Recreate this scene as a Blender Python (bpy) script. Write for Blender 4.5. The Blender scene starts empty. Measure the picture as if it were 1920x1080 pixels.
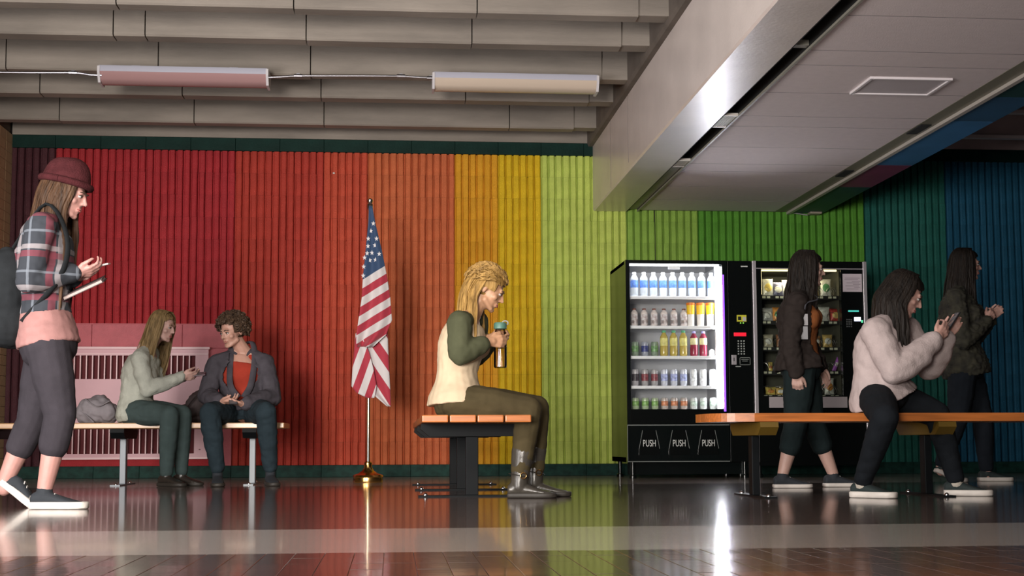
import bpy, bmesh, math, random
from mathutils import Vector, Matrix, noise

random.seed(7)
SC = bpy.context.scene
COL = SC.collection
R = math.radians

# ------------------------------------------------------------------ camera
F = 2550.0                       # focal length in pixels of a 1920 px wide frame
CAM = Vector((0, 0, 0.30))       # the camera stands low above the floor
PITCH, YAW, ROLL = math.atan(228 / F), math.atan(225 / F), R(-0.22)
SHIFT = 62.0
CR = Matrix.Rotation(-YAW, 3, 'Z') @ Matrix.Rotation(math.pi / 2 + PITCH, 3, 'X') @ Matrix.Rotation(ROLL, 3, 'Z')
cd = bpy.data.cameras.new('camera')
cd.sensor_width = 36
cd.lens = F / 1920 * 36
cd.shift_y = SHIFT / 1920
cd.clip_end = 200
cam = bpy.data.objects.new('camera', cd)
COL.objects.link(cam)
cam.matrix_world = Matrix.Translation(CAM) @ CR.to_4x4()
SC.camera = cam

def at(px, py, Y):
    """the point of the place that shows at a pixel when it lies at depth Y"""
    d = CR @ Vector(((px - 960) / F, -(py - SHIFT - 540) / F, -1))
    return CAM + d * ((Y - CAM.y) / d.y)

def xat(px, Y, py=700):
    return at(px, py, Y).x

def proj(p):
    d = CR.transposed() @ (Vector(p) - CAM)
    return (960 + F * d.x / -d.z, 540 + SHIFT - F * d.y / -d.z)

# ------------------------------------------------------------------ light
SC.view_settings.view_transform = 'Standard'
SC.view_settings.look = 'None'
SC.view_settings.gamma = 1
SC.view_settings.use_curve_mapping = False
SC.view_settings.exposure = 0.0
w = bpy.data.worlds.new('world')
SC.world = w
w.use_nodes = True
bg = w.node_tree.nodes['Background']
bg.inputs['Color'].default_value = (0.80, 0.86, 1.0, 1)
bg.inputs['Strength'].default_value = 0.02

def area(name, loc, target, sx, sy, power, col, spread=180):
    l = bpy.data.lights.new(name, 'AREA')
    l.shape = 'RECTANGLE'
    l.size, l.size_y = sx, sy
    l.energy = power
    l.color = col
    l.spread = R(spread)
    o = bpy.data.objects.new(name, l)
    COL.objects.link(o)
    o.location = loc
    o.rotation_euler = (Vector(target) - Vector(loc)).to_track_quat('-Z', 'Y').to_euler()
    return o
# the hall's windows: one behind the camera, one in the left side wall, and an unseen overhead lamp added to brighten the floor
area('window_light', (-1.9, -2.5, 0.95), (-0.6, 12.3, 1.1), 1.5, 1.5, 125, (1.0, 0.93, 0.86), 62)
area('side_window_light', (-3.3, 3.2, 1.0), (2.2, 9.2, 2.3), 2.4, 1.4, 135, (1.0, 0.95, 0.93), 120)
area('overhead_fill_light', (-0.4, 3.3, 2.9), (-0.1, 5.6, 0.0), 3.2, 0.5, 85, (1.0, 0.92, 0.85), 150)
WALL_Y = 12.32

# ------------------------------------------------------------------ materials
MATS = {}
def mat(name, col, rough=0.6, metal=0.0, var=0.0, vscale=8.0, bump=0.0, bscale=40.0, stretch=(1, 1, 1), spec=0.5,
        emit=0.0, coat=0.0, col2=None):
    if name in MATS: return MATS[name]
    m = bpy.data.materials.new(name)
    m.use_nodes = True
    nt = m.node_tree; N = nt.nodes; L = nt.links
    b = N['Principled BSDF']
    b.inputs['Base Color'].default_value = (*col, 1)
    b.inputs['Roughness'].default_value = rough
    b.inputs['Metallic'].default_value = metal
    b.inputs['Specular IOR Level'].default_value = spec
    b.inputs['Coat Weight'].default_value = coat
    b.inputs['Coat Roughness'].default_value = 0.28
    if emit:
        b.inputs['Emission Color'].default_value = (*col, 1)
        b.inputs['Emission Strength'].default_value = emit
    if var or bump or col2:
        tc = N.new('ShaderNodeTexCoord'); mp = N.new('ShaderNodeMapping')
        mp.inputs['Scale'].default_value = stretch
        L.new(tc.outputs['Object'], mp.inputs['Vector'])
    if var or col2:
        n = N.new('ShaderNodeTexNoise'); n.inputs['Scale'].default_value = vscale; n.inputs['Detail'].default_value = 5
        L.new(mp.outputs['Vector'], n.inputs['Vector'])
        r = N.new('ShaderNodeValToRGB')
        r.color_ramp.elements[0].position = 0.3; r.color_ramp.elements[1].position = 0.7
        c2 = col2 or tuple(min(1, c * (1 + var)) for c in col)
        r.color_ramp.elements[0].color = (*[c * (1 - var) for c in col], 1)
        r.color_ramp.elements[1].color = (*c2, 1)
        L.new(n.outputs['Fac'], r.inputs['Fac']); L.new(r.outputs['Color'], b.inputs['Base Color'])
    if bump:
        n2 = N.new('ShaderNodeTexNoise'); n2.inputs['Scale'].default_value = bscale; n2.inputs['Detail'].default_value = 4
        L.new(mp.outputs['Vector'], n2.inputs['Vector'])
        bp = N.new('ShaderNodeBump'); bp.inputs['Strength'].default_value = bump; bp.inputs['Distance'].default_value = 0.01
        L.new(n2.outputs['Fac'], bp.inputs['Height']); L.new(bp.outputs['Normal'], b.inputs['Normal'])
    MATS[name] = m
    return m

def glass_mat(name, tint=(1, 1, 1), ior=1.3):
    m = bpy.data.materials.new(name); m.use_nodes = True
    nt = m.node_tree; N = nt.nodes; L = nt.links
    N.remove(N['Principled BSDF'])
    out = N['Material Output']
    tr = N.new('ShaderNodeBsdfTransparent'); tr.inputs['Color'].default_value = (*tint, 1)
    gl = N.new('ShaderNodeBsdfGlossy'); gl.inputs['Roughness'].default_value = 0.03
    fr = N.new('ShaderNodeFresnel'); fr.inputs['IOR'].default_value = ior
    mx = N.new('ShaderNodeMixShader')
    L.new(fr.outputs[0], mx.inputs[0]); L.new(tr.outputs[0], mx.inputs[1]); L.new(gl.outputs[0], mx.inputs[2])
    L.new(mx.outputs[0], out.inputs['Surface'])
    return m

# ------------------------------------------------------------------ mesh helpers
ORG = {}
def org(o):
    return ORG.get(o.name, Vector((0, 0, 0))) if o else Vector((0, 0, 0))

def link(name, me, parent=None, smooth=False, angle=40):
    o = bpy.data.objects.new(name, me)
    COL.objects.link(o)
    if parent:
        o.parent = parent
        ORG[o.name] = org(parent).copy()
    if smooth:
        me.polygons.foreach_set('use_smooth', [True] * len(me.polygons))
        me.set_sharp_from_angle(angle=R(angle))
    return o

class MB:
    def __init__(s): s.v = []; s.f = []; s.m = []
    def add(s, vs, fs, mi=0):
        k = len(s.v)
        s.v += [Vector(v) for v in vs]
        s.f += [tuple(i + k for i in f) for f in fs]
        s.m += [mi] * len(fs)
    def box(s, lo, hi, mi=0, rz=0, piv=None, bev=0):
        bm = bmesh.new()
        bmesh.ops.create_cube(bm, size=1)
        c = (Vector(lo) + Vector(hi)) / 2; d = Vector(hi) - Vector(lo)
        for v in bm.verts: v.co = Vector((v.co.x * d.x, v.co.y * d.y, v.co.z * d.z))
        if bev: bmesh.ops.bevel(bm, geom=bm.edges[:] , offset=bev, segments=2, profile=0.5, affect='EDGES')
        M = Matrix.Rotation(rz, 3, 'Z'); p = Vector(piv) if piv is not None else c
        bm.verts.index_update()
        s.add([M @ (v.co + c - p) + p for v in bm.verts], [[v.index for v in f.verts] for f in bm.faces], mi)
        bm.free()
        return s
    def rings(s, rings, mi=0, cap=True, closed=True):
        n = len(rings[0]); vs = [p for r in rings for p in r]; fs = []
        for i in range(len(rings) - 1):
            for j in range(n if closed else n - 1):
                k = (j + 1) % n
                fs.append((i * n + j, i * n + k, (i + 1) * n + k, (i + 1) * n + j))
        if cap and closed:
            fs.append(tuple(reversed(range(n)))); fs.append(tuple(range((len(rings) - 1) * n, len(rings) * n)))
        s.add(vs, fs, mi)
        return s
    def tube(s, pts, rad, n=8, mi=0, flat=1.0):
        pts = [Vector(p) for p in pts]
        if not hasattr(rad, '__len__'): rad = [rad] * len(pts)
        up = None; rs = []
        for i, p in enumerate(pts):
            d = (pts[min(i + 1, len(pts) - 1)] - pts[max(i - 1, 0)])
            if d.length < 1e-9: d = Vector((0, 0, 1))
            d.normalize()
            if up is None:
                up = Vector((0, 0, 1)) if abs(d.z) < 0.9 else Vector((1, 0, 0))
            a = d.cross(up)
            if a.length < 1e-6: a = d.orthogonal()
            a.normalize(); b = a.cross(d).normalized(); up = b
            rs.append([p + (a * math.cos(t) + b * math.sin(t) * flat) * rad[i] for t in [2 * math.pi * k / n for k in range(n)]])
        return s.rings(rs, mi)
    def cap_(s, p0, p1, r0, r1, n=12, mi=0):       # tapered capsule
        p0, p1 = Vector(p0), Vector(p1); d = p1 - p0; L = d.length
        if L < 1e-6: d = Vector((0, 0, 1)); L = 1e-6
        d = d / L; P = []; Q = []
        for t in (-0.98, -0.7, -0.3): P.append(p0 + d * r0 * t); Q.append(r0 * math.sqrt(1 - t * t))
        P += [p0, p0.lerp(p1, .5), p1]; Q += [r0, (r0 + r1) / 2, r1]
        for t in (0.3, 0.7, 0.98): P.append(p1 + d * r1 * t); Q.append(r1 * math.sqrt(1 - t * t))
        a = d.orthogonal().normalized(); b = d.cross(a)
        s.rings([[p + (a * math.cos(2 * math.pi * k / n) + b * math.sin(2 * math.pi * k / n)) * q for k in range(n)] for p, q in zip(P, Q)], mi)
        return s
    def ell(s, c, ax, r, n=14, mi=0):              # ellipsoid, ax = three unit vectors, r = three radii
        c = Vector(c); rs = []
        for i in range(1, 10):
            th = math.pi * i / 10
            z = -math.cos(th); q = math.sin(th)
            rs.append([c + ax[0] * r[0] * q * math.cos(2 * math.pi * k / n) + ax[1] * r[1] * q * math.sin(2 * math.pi * k / n) + ax[2] * r[2] * z for k in range(n)])
        return s.rings(rs, mi)
    def lathe(s, c, prof, n=16, mi=0):             # prof = [(r, z)...] bottom to top
        c = Vector(c)
        return s.rings([[c + Vector((r * math.cos(2 * math.pi * k / n), r * math.sin(2 * math.pi * k / n), z)) for k in range(n)] for r, z in prof], mi)
    def prism(s, poly, axis, lo, hi, mi=0):
        """poly of 2D points extruded along an axis: 'x' (y,z), 'y' (x,z), 'z' (x,y)"""
        def mk(p, t):
            return {'x': (t, p[0], p[1]), 'y': (p[0], t, p[1]), 'z': (p[0], p[1], t)}[axis]
        n = len(poly)
        vs = [mk(p, lo) for p in poly] + [mk(p, hi) for p in poly]
        fs = [tuple(range(n)), tuple(reversed(range(n, 2 * n)))] + [(i, i + n, (i + 1) % n + n, (i + 1) % n) for i in range(n)]
        s.add(vs, fs, mi)
        return s
    def mesh(s, name, mats, off=None):
        me = bpy.data.meshes.new(name)
        o = Vector(off) if off is not None else Vector((0, 0, 0))
        me.from_pydata([v - o for v in s.v], [], s.f)
        if not isinstance(mats, (list, tuple)): mats = [mats]
        for m in mats: me.materials.append(m)
        me.polygons.foreach_set('material_index', s.m)
        bm = bmesh.new(); bm.from_mesh(me)
        bmesh.ops.recalc_face_normals(bm, faces=bm.faces)
        bm.to_mesh(me); bm.free()
        me.update()
        return me
    def build(s, name, mats, parent=None, smooth=False, angle=40):
        return link(name, s.mesh(name, mats, org(parent)), parent, smooth, angle)

def thing(name, label, cat, loc, group=None):
    o = bpy.data.objects.new(name, None)
    o.empty_display_size = 0.1
    COL.objects.link(o)
    o.location = loc
    ORG[o.name] = Vector(loc)
    return tag(o, label, cat, group)

def tag(o, label, cat, group=None):
    o['label'] = label; o['category'] = cat
    if group: o['group'] = group
    return o

def struct(o):
    o['kind'] = 'structure'
    return o

def dup(root, loc, label=None, group=None, rz=None):
    r = root.copy(); COL.objects.link(r); r.location = loc
    ORG[r.name] = Vector(loc)
    if rz is not None: r.rotation_euler.z = rz
    if label: r['label'] = label
    if group: r['group'] = group
    for ch in list(root.children):
        c = ch.copy(); COL.objects.link(c); c.parent = r
        for g in list(ch.children):
            d = g.copy(); COL.objects.link(d); d.parent = c
    return r

def text_mesh(s, size, name='lettering', depth=0.001, sx=1.0):
    cu = bpy.data.curves.new(name, 'FONT'); cu.body = s; cu.size = size; cu.extrude = depth
    cu.align_x = 'CENTER'; cu.align_y = 'CENTER'
    o = bpy.data.objects.new('tmp', cu); COL.objects.link(o)
    dg = bpy.context.evaluated_depsgraph_get()
    me = bpy.data.meshes.new_from_object(o.evaluated_get(dg))
    bpy.data.objects.remove(o); bpy.data.curves.remove(cu)
    for v in me.vertices:                          # stand it up in the XZ plane facing -Y
        x, y, z = v.co; v.co = (x * sx, -z, y)
    me.materials.clear()
    return me

def remesh(mb, voxel, it=4, amp=0.0, nscale=9.0, name='m', seed=0.0):
    me0 = mb.mesh('tmp', [])
    o = bpy.data.objects.new('tmp', me0); COL.objects.link(o)
    md = o.modifiers.new('r', 'REMESH'); md.mode = 'VOXEL'; md.voxel_size = voxel; md.adaptivity = 0
    sm = o.modifiers.new('s', 'SMOOTH'); sm.iterations = it; sm.factor = 0.5
    dg = bpy.context.evaluated_depsgraph_get()
    me = bpy.data.meshes.new_from_object(o.evaluated_get(dg))
    bpy.data.objects.remove(o); bpy.data.meshes.remove(me0)
    me.name = name; me.materials.clear()
    if amp:
        nv = len(me.vertices); co = [0.0] * (nv * 3); no = [0.0] * (nv * 3)
        me.vertices.foreach_get('co', co); me.vertices.foreach_get('normal', no)
        for i in range(nv):
            x, y, z = co[3 * i:3 * i + 3]
            q = noise.noise(Vector((x * nscale + seed, y * nscale, z * nscale * 1.8)))
            q = amp * (abs(q) * 2 - 0.35 + 0.5 * noise.noise(Vector((x * 30, y * 30 + seed, z * 30))))
            for k in range(3): co[3 * i + k] += no[3 * i + k] * q
        me.vertices.foreach_set('co', co); me.update()
    return me

def from_mesh(name, me, m, parent, smooth=True, angle=60):
    o = org(parent)
    me.transform(Matrix.Translation(-o))
    me.materials.append(m)
    return link(name, me, parent, smooth, angle)
# ------------------------------------------------------------------ the setting
concrete = mat('ceiling_concrete', (0.245, 0.215, 0.185), 0.85, var=0.22, vscale=2.2, bump=0.25, bscale=30, stretch=(0.6, 1, 2.5))
beam_concrete = mat('beam_painted_concrete', (0.66, 0.59, 0.56), 0.36, var=0.07, vscale=3, bump=0.14, bscale=45, coat=0.35)
dark_gap = mat('dark_recess', (0.004, 0.005, 0.005), 0.9)
green_dark = mat('dark_green_paint', (0.005, 0.024, 0.019), 0.6, spec=0.12, var=0.25, vscale=6, bump=0.2, bscale=50)
base_green = mat('scuffed_base_green_paint', (0.007, 0.033, 0.026), 0.6, spec=0.15, var=0.5, vscale=14, bump=0.2, bscale=40, stretch=(1, 1, 1.5))

X_LEFT = -3.39
X_RIGHT = 9.5
Y_BACK = -6.0
TRIM_LO, TRIM_HI = 2.945, 3.062

# floor: alternating cross bands of smooth terrazzo and small dark pavers, polished
def floor_mat(name, col, rough, var, vscale, bump, bscale, stretch, brick=None):
    m = mat(name, col, rough, var=var, vscale=vscale, bump=bump, bscale=bscale, stretch=stretch, coat=0.35)
    b = m.node_tree.nodes['Principled BSDF']
    b.inputs['Coat Roughness'].default_value = 0.06
    b.inputs['IOR'].default_value = 1.5
    return m
f_light = floor_mat('terrazzo_floor', (0.36, 0.315, 0.285), 0.15, 0.12, 30, 0.035, 9, (0.5, 3.5, 1))
f_dark = floor_mat('dark_paver_floor', (0.105, 0.075, 0.066), 0.13, 0.3, 18, 0.05, 9, (0.5, 4.0, 1))
BANDS = [(Y_BACK, 2.95, 'l'), (2.95, 3.80, 'd'), (3.80, 4.86, 'l'), (4.86, 9.75, 'd'), (9.75, WALL_Y + 0.2, 'l')]
mb = MB()
mb.box((X_LEFT - 0.3, Y_BACK, -0.25), (X_RIGHT, WALL_Y + 0.4, -0.03), 1)
for y0, y1, k in BANDS:
    if y0 == 2.95:                                # this band is laid paver by paver, see below
        mb.box((X_LEFT - 0.3, y0, -0.06), (-1.3, y1, 0), 1); mb.box((2.14, y0, -0.06), (X_RIGHT, y1, 0), 1)
        mb.box((-1.3, y0, -0.06), (2.14, y1, -0.004), 1)
    else:
        mb.box((X_LEFT - 0.3, y0, -0.06), (X_RIGHT, y1, 0), 0 if k == 'l' else 1)
floor = struct(mb.build('floor', [f_light, f_dark]))
tile_me = [MB().box((-0.0393, -0.0846, -0.02), (0.0393, 0.0846, 0), 0, bev=0.0008).mesh('paver', [f_dark]) for _ in range(1)]
for i in range(43):
    for j in range(5):
        o = link('paver', tile_me[0], floor)
        o.location = (-1.26 + i * 0.08, 3.035 + j * 0.17, random.uniform(0.0003, 0.0008))
        o.rotation_euler = (random.gauss(0, 0.002), random.gauss(0, 0.002), 0)

# back wall: ribbed block, every block a piece
wall = MB().box((X_LEFT - 0.3, WALL_Y + 0.042, 0), (X_RIGHT, WALL_Y + 0.3, 3.9)).build('wall_back', mat('block_core', (0.06, 0.05, 0.045), 0.9))
struct(wall)
BW, CH, Z0 = 0.398, (TRIM_LO - 0.107) / 14, 0.107

def paint(name, col):
    return mat('paint_' + name, col, 0.62, var=0.10, vscale=9, bump=0.55, bscale=95, spec=0.15)
PAINT = {
    'maroon': paint('maroon', (0.062, 0.020, 0.026)),
    'crimson': paint('crimson', (0.33, 0.024, 0.030)),
    'scarlet': paint('scarlet', (0.37, 0.040, 0.027)),
    'red_orange': paint('red_orange', (0.46, 0.068, 0.036)),
    'orange': paint('orange', (0.50, 0.124, 0.048)),
    'amber': paint('amber', (0.62, 0.295, 0.02)),
    'yellow': paint('yellow', (0.62, 0.41, 0.015)),
    'lime': paint('lime', (0.47, 0.57, 0.12)),
    'leaf': paint('leaf', (0.23, 0.38, 0.065)),
    'green': paint('green', (0.085, 0.26, 0.03)),
    'teal': paint('teal', (0.018, 0.115, 0.092)),
    'blue': paint('blue', (0.014, 0.085, 0.15)),
}
def block_mesh(nrib, m, seed):
    rnd = random.Random(seed)
    rp = BW / 6; d = 0.036; w = rp * nrib - 0.0012
    prof = []
    for r in range(nrib):
        x = r * rp
        for fx, fy in ((0.0, d), (0.10, d), (0.17, 0.006), (0.30, 0.0), (0.78, 0.0), (0.91, 0.006), (0.985, d)):
            prof.append((x + fx * rp + (rnd.uniform(-0.0022, 0.0022) if 0.05 < fx < 0.95 else 0), fy + (rnd.uniform(0, 0.003) if fy < d else 0)))
    prof.append((w, d))
    m_ = MB(); rs = []
    for z, oy, j in ((0.0004, 0.0, 0), (CH * 0.35, 0, 1), (CH * 0.7, 0, 1), (CH - 0.0004, 0.0, 0)):
        sh = rnd.uniform(-0.0015, 0.0015) if j else 0
        rs.append([(x + sh * (0.03 < x < w - 0.03), min(y + oy, d + 0.002), z) for x, y in prof])
    m_.rings(rs, 0, cap=False, closed=False)
    me = m_.mesh('ribbed_block', [m])
    return me
BLOCK = {}
def block_for(color, nrib=6):
    k = (color, nrib)
    if k not in BLOCK: BLOCK[k] = [block_mesh(nrib, PAINT[color], list(PAINT).index(color) * 37 + i + nrib) for i in range(3)]
    return random.choice(BLOCK[k])
X0 = 0.566
cols = []
for k in range(-10, 4):
    c = ('maroon' if k < -9 else 'crimson' if k < -5 else 'scarlet' if k < -3 else 'red_orange' if k < -2 else
         'orange' if k < 0 else 'amber' if k < 1 else 'yellow' if k < 2 else 'lime')
    cols.append((X0 + BW * k, 6, c))
cols.append((X0 + BW * 4, 4, 'leaf'))
for k in range(-1, 16):
    c = 'leaf' if k < 0 else 'green' if k < 4 else 'teal' if k < 6 else 'blue'
    cols.append((2.829 + BW * k, 6, c))
NICHE = (X0 - 9 * BW, X0 - 5 * BW)
hidden = MB()
for x, nr, c in cols:
    for r in range(14):
        if NICHE[0] - 0.01 < x < NICHE[1] - 0.05 and r < 6: continue
        me = block_for(c, nr)
        p = Vector((x, WALL_Y, Z0 + r * CH))
        if x > 6.0 or (2.35 < x < 4.1 and r < 8):   # past the frame's edge or behind the machines: joined
            hidden.add([v.co + p for v in me.vertices], [tuple(f.vertices) for f in me.polygons], list(PAINT).index(c))
            continue
        o = link('ribbed_block', me, wall); o.location = p
st = hidden.build('ribbed_blocks', list(PAINT.values()), wall); st['kind'] = 'stuff'

# dark green smooth course at the top, scuffed green base course below, block by block
def course(name, z0, z1, y, m, cells):
    root = struct(MB().box((X_LEFT, WALL_Y + 0.012, z0 + 0.002), (X_RIGHT, WALL_Y + 0.03, z1 - 0.002)).build(name, m))
    me = MB().box((0.0012, y, z0 + 0.001), (BW - 0.0012, WALL_Y + 0.02, z1 - 0.001), bev=0.002).mesh('smooth_block', [m])
    for x in cells:
        o = link('smooth_block', me, root); o.location = (x, 0, 0)
    return root
cells = [X0 + BW * k for k in range(-10, 4)] + [2.158] + [2.431 + BW * k for k in range(0, 16)]
course('trim_1', TRIM_LO, TRIM_HI, WALL_Y - 0.012, green_dark, cells)
course('baseboard_back', 0.0, 0.107, WALL_Y - 0.014, base_green, cells)

# niche: two smooth lintel blocks in washed red over the heater
lint = mat('paint_washed_red', (0.45, 0.10, 0.12), 0.6, var=0.10, vscale=12, bump=0.4, bscale=90)
niche = struct(MB().box((NICHE[0], WALL_Y - 0.004, 0.107), (NICHE[1], WALL_Y + 0.03, 1.37)).build('wall_niche', lint))
lw = 0.79
for k in range(3):
    a = max(NICHE[0], NICHE[0] - 0.43 + k * lw); b_ = min(NICHE[1], NICHE[0] - 0.43 + (k + 1) * lw)
    MB().box((a + 0.002, WALL_Y - 0.02, 1.15), (b_ - 0.002, WALL_Y, 1.362), bev=0.003).build('lintel_block', lint, niche)

# left side wall of tan block (the room's corner shows as a sliver)
tan = mat('tan_block', (0.50, 0.36, 0.20), 0.8, var=0.15, vscale=6, bump=0.3, bscale=60)
wl = struct(MB().box((X_LEFT - 0.30, 8.0, 0), (X_LEFT - 0.02, WALL_Y, 3.9)).build('wall_left', mat('mortar', (0.14, 0.11, 0.08), 0.9)))
me = MB().box((X_LEFT - 0.03, 0.002, 0.002), (X_LEFT, 0.196, 0.089), bev=0.002).mesh('tan_brick', [tan])
for r in range(34):
    for c in range(3):
        o = link('tan_brick', me, wl); o.location = (0, WALL_Y - 0.2 * (c + 1), r * 0.09)

rest = MB()
for r in range(34):
    for c in range(3, 21):
        p = Vector((0, WALL_Y - 0.2 * (c + 1), r * 0.09))
        rest.add([v.co + p for v in me.vertices], [tuple(f.vertices) for f in me.polygons])
rest.build('tan_bricks', tan, wl)['kind'] = 'stuff'

# ceiling: slab with concrete joists running along the wall
Z_B = 3.062
ceil = struct(MB().box((X_LEFT - 0.3, Y_BACK + 4, Z_B + 0.62), (X_RIGHT, WALL_Y + 0.3, Z_B + 0.8)).build('ceiling', concrete))
JOISTS = [(y * 0.944, y2 * 0.944) for y, y2 in ((12.42, 12.56), (11.44, 11.60), (10.72, 10.86), (9.76, 9.92), (9.05, 9.20), (8.1, 8.25), (7.4, 7.55))]
BX0 = xat(1111.5, WALL_Y, 330)                    # left face of the big beam
EDGE = BX0 - 0.04
def seg_joints(i):
    J = {0: (113, 365, 608, 955), 1: (75, 342, 602, 873), 2: (10, 296, 582), 3: (210, 270, 573, 885), 4: (214, 549, 895), 5: (150, 480), 6: (300, 600)}
    return [xat(p, JOISTS[i][0], 150) for p in J[i]]
jm = mat('joint_dark', (0.06, 0.05, 0.045), 0.9)
for i, (y0, y1) in enumerate(JOISTS):
    xs = [X_LEFT - 0.05] + [x for x in seg_joints(i) if X_LEFT < x < EDGE] + [EDGE - 0.21]
    for a, b_ in zip(xs[:-1], xs[1:]):
        dz = random.uniform(-0.004, 0.004)
        m_ = MB().prism([(y0 - 0.015, Z_B + 0.62), (y0, Z_B + 0.012 + dz), (y0 + 0.012, Z_B + dz), (y1 - 0.012, Z_B + dz), (y1, Z_B + 0.012 + dz), (y1 + 0.015, Z_B + 0.62)], 'x', a + 0.004, b_ - 0.004)
        m_.build('concrete_joist', concrete, ceil)
    MB().box((EDGE - 0.212, y0 + 0.012, Z_B + 0.012), (EDGE + 0.02, y1 + 0.02, Z_B + 0.62), bev=0.006).build('joist_bearing', concrete, ceil)
    # the same joists in the bay right of the second beam
MB().box((X_LEFT, WALL_Y - 0.02, Z_B), (BX0, WALL_Y + 0.28, Z_B + 0.62)).build('wall_head_beam', concrete, ceil)
MB().prism([(EDGE - 0.012, Z_B + 0.0), (EDGE - 0.012, Z_B + 0.62), (BX0 + 0.01, Z_B + 0.62), (BX0 + 0.01, Z_B - 0.03), (EDGE + 0.0, Z_B - 0.03)], 'y', -2, WALL_Y).build('ledge', mat('dark_concrete', (0.12, 0.10, 0.085), 0.9, var=0.2, vscale=4), ceil)

# big beam running from the wall towards the camera
Z_S = 2.43
BX1 = xat(1174, WALL_Y, 387)
mb = MB().prism([(BX0, Z_B + 0.62), (BX0, Z_S + 0.012), (BX0 + 0.012, Z_S), (BX1, Z_S), (BX1, Z_B + 0.62)], 'y', -2.0, WALL_Y)
beam = mb.build('concrete_beam', beam_concrete, ceil)
for py_, px_, Yj, zz in ((347, 1146, 0, 0), (307, 1172, 0, 0.04)):
    Yj = 2550 * (Z_S - 0.3) / (828.5 - py_)
    MB().box((BX0 - 0.0015, Yj - 0.004, Z_S + 0.02 + zz), (BX0 + 0.01, Yj + 0.004, Z_B - 0.03)).build('beam_joint', mat('joint_grey', (0.2, 0.17, 0.16), 0.9), beam)

# panel ceiling between the two beams
panel_m = mat('ceiling_panel', (0.74, 0.66, 0.66), 0.75, var=0.03, vscale=20, bump=0.15, bscale=120)
PX0, PX1 = xat(1197, WALL_Y, 384), xat(1451, WALL_Y, 384)
jy = [p * 0.944 for p in (5.95, 6.26, 6.91, 7.56, 7.87, 8.52, 9.16, 9.47, 10.16, 10.79, 11.1, 11.78, 12.47)] + [WALL_Y - 0.02]
MB().box((BX1, -2, Z_S + 0.35), (PX1 + 0.35, WALL_Y, Z_S + 0.45)).build('ceiling_plenum', dark_gap, ceil)
for a, b_ in zip(jy[:-1], jy[1:]):
    MB().box((PX0, a + 0.004, Z_S + 0.012), (PX1, b_ - 0.004, Z_S + 0.02)).build('ceiling_panel', panel_m, ceil)
MB().box((PX0, -2, Z_S + 0.0123), (PX1, WALL_Y, Z_S + 0.036)).build('panel_backing', mat('panel_joint', (0.10, 0.085, 0.085), 0.9), ceil)
MB().box((PX0, 1.5, Z_S + 0.012), (PX1, jy[0] - 0.006, Z_S + 0.04)).build('ceiling_panel', panel_m, ceil)

# linear air slots on both sides of the panels
metal_grey = mat('slot_metal', (0.26, 0.25, 0.21), 0.45, var=0.1, vscale=5)
slot_edge = mat('slot_edge_white', (0.55, 0.51, 0.47), 0.4)
Ysl = lambda py: 2550 * (Z_S - 0.3) / (828.0 - py)
def air_slot(label, xa, xb, solid, grilles):
    t = thing('air_slot', label, 'air vent', ((xa + xb) / 2, 8.0, Z_S))
    MB().box((xa, -2, Z_S + 0.13), (xb, WALL_Y, Z_S + 0.14)).build('slot_back', dark_gap, t)
    MB().box((xa, -2, Z_S + 0.0), (xa + 0.006, WALL_Y, Z_S + 0.13)).build('slot_side', dark_gap, t)
    MB().box((xb - 0.014, -2, Z_S - 0.002), (xb, WALL_Y, Z_S + 0.012)).build('edge_rail', metal_grey, t)
    MB().box((xb - 0.013, -2, Z_S + 0.0125), (xb, WALL_Y, Z_S + 0.13)).build('slot_side', dark_gap, t)
    for a, b_ in solid:
        MB().box((xa + 0.006, a, Z_S + 0.02), (xb - 0.014, b_, Z_S + 0.05)).build('closure_plate', metal_grey, t)
    for a, b_ in grilles:
        for e in (a, b_ - 0.02):
            MB().box((xa + 0.004, e, Z_S + 0.001), (xb - 0.012, e + 0.02, Z_S + 0.02)).build('grille_bar', slot_edge, t)
        n = 7
        for i in range(n):
            x = xa + 0.01 + (xb - xa - 0.028) * (i + 0.5) / n
            MB().box((x - 0.0022, a + 0.02, Z_S + 0.003), (x + 0.0022, b_ - 0.02, Z_S + 0.018)).build('louver', slot_edge, t)
    return t
air_slot('long black air slot with white grilles between big beam and ceiling panels', BX1 + 0.001, PX0 - 0.001,
         [(Ysl(300), WALL_Y - 0.02), (Ysl(66), Ysl(60))], [(Ysl(197), Ysl(221)), (Ysl(287), Ysl(300))])
S2 = xat(1475, WALL_Y, 388)
t = thing('air_slot', 'olive air slot with short black openings beside the banded beam', 'air vent', ((PX1 + S2) / 2, 9.0, Z_S))
MB().box((PX1 + 0.001, 1.5, Z_S + 0.01), (S2, WALL_Y, Z_S + 0.03)).build('closure_plate', mat('olive_plate', (0.20, 0.19, 0.14), 0.5), t)
for a, b_ in ((303, 315), (210, 228)):
    MB().box((PX1 + 0.012, Ysl(a), Z_S + 0.002), (S2 - 0.035, Ysl(b_), Z_S + 0.012)).build('opening', dark_gap, t)
MB().box((S2 - 0.004, -1.0, Z_S - 0.012), (S2 + 0.03, WALL_Y, Z_S + 0.02)).build('edge_rail', mat('rail_white', (0.46, 0.42, 0.38), 0.4), t)

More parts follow.
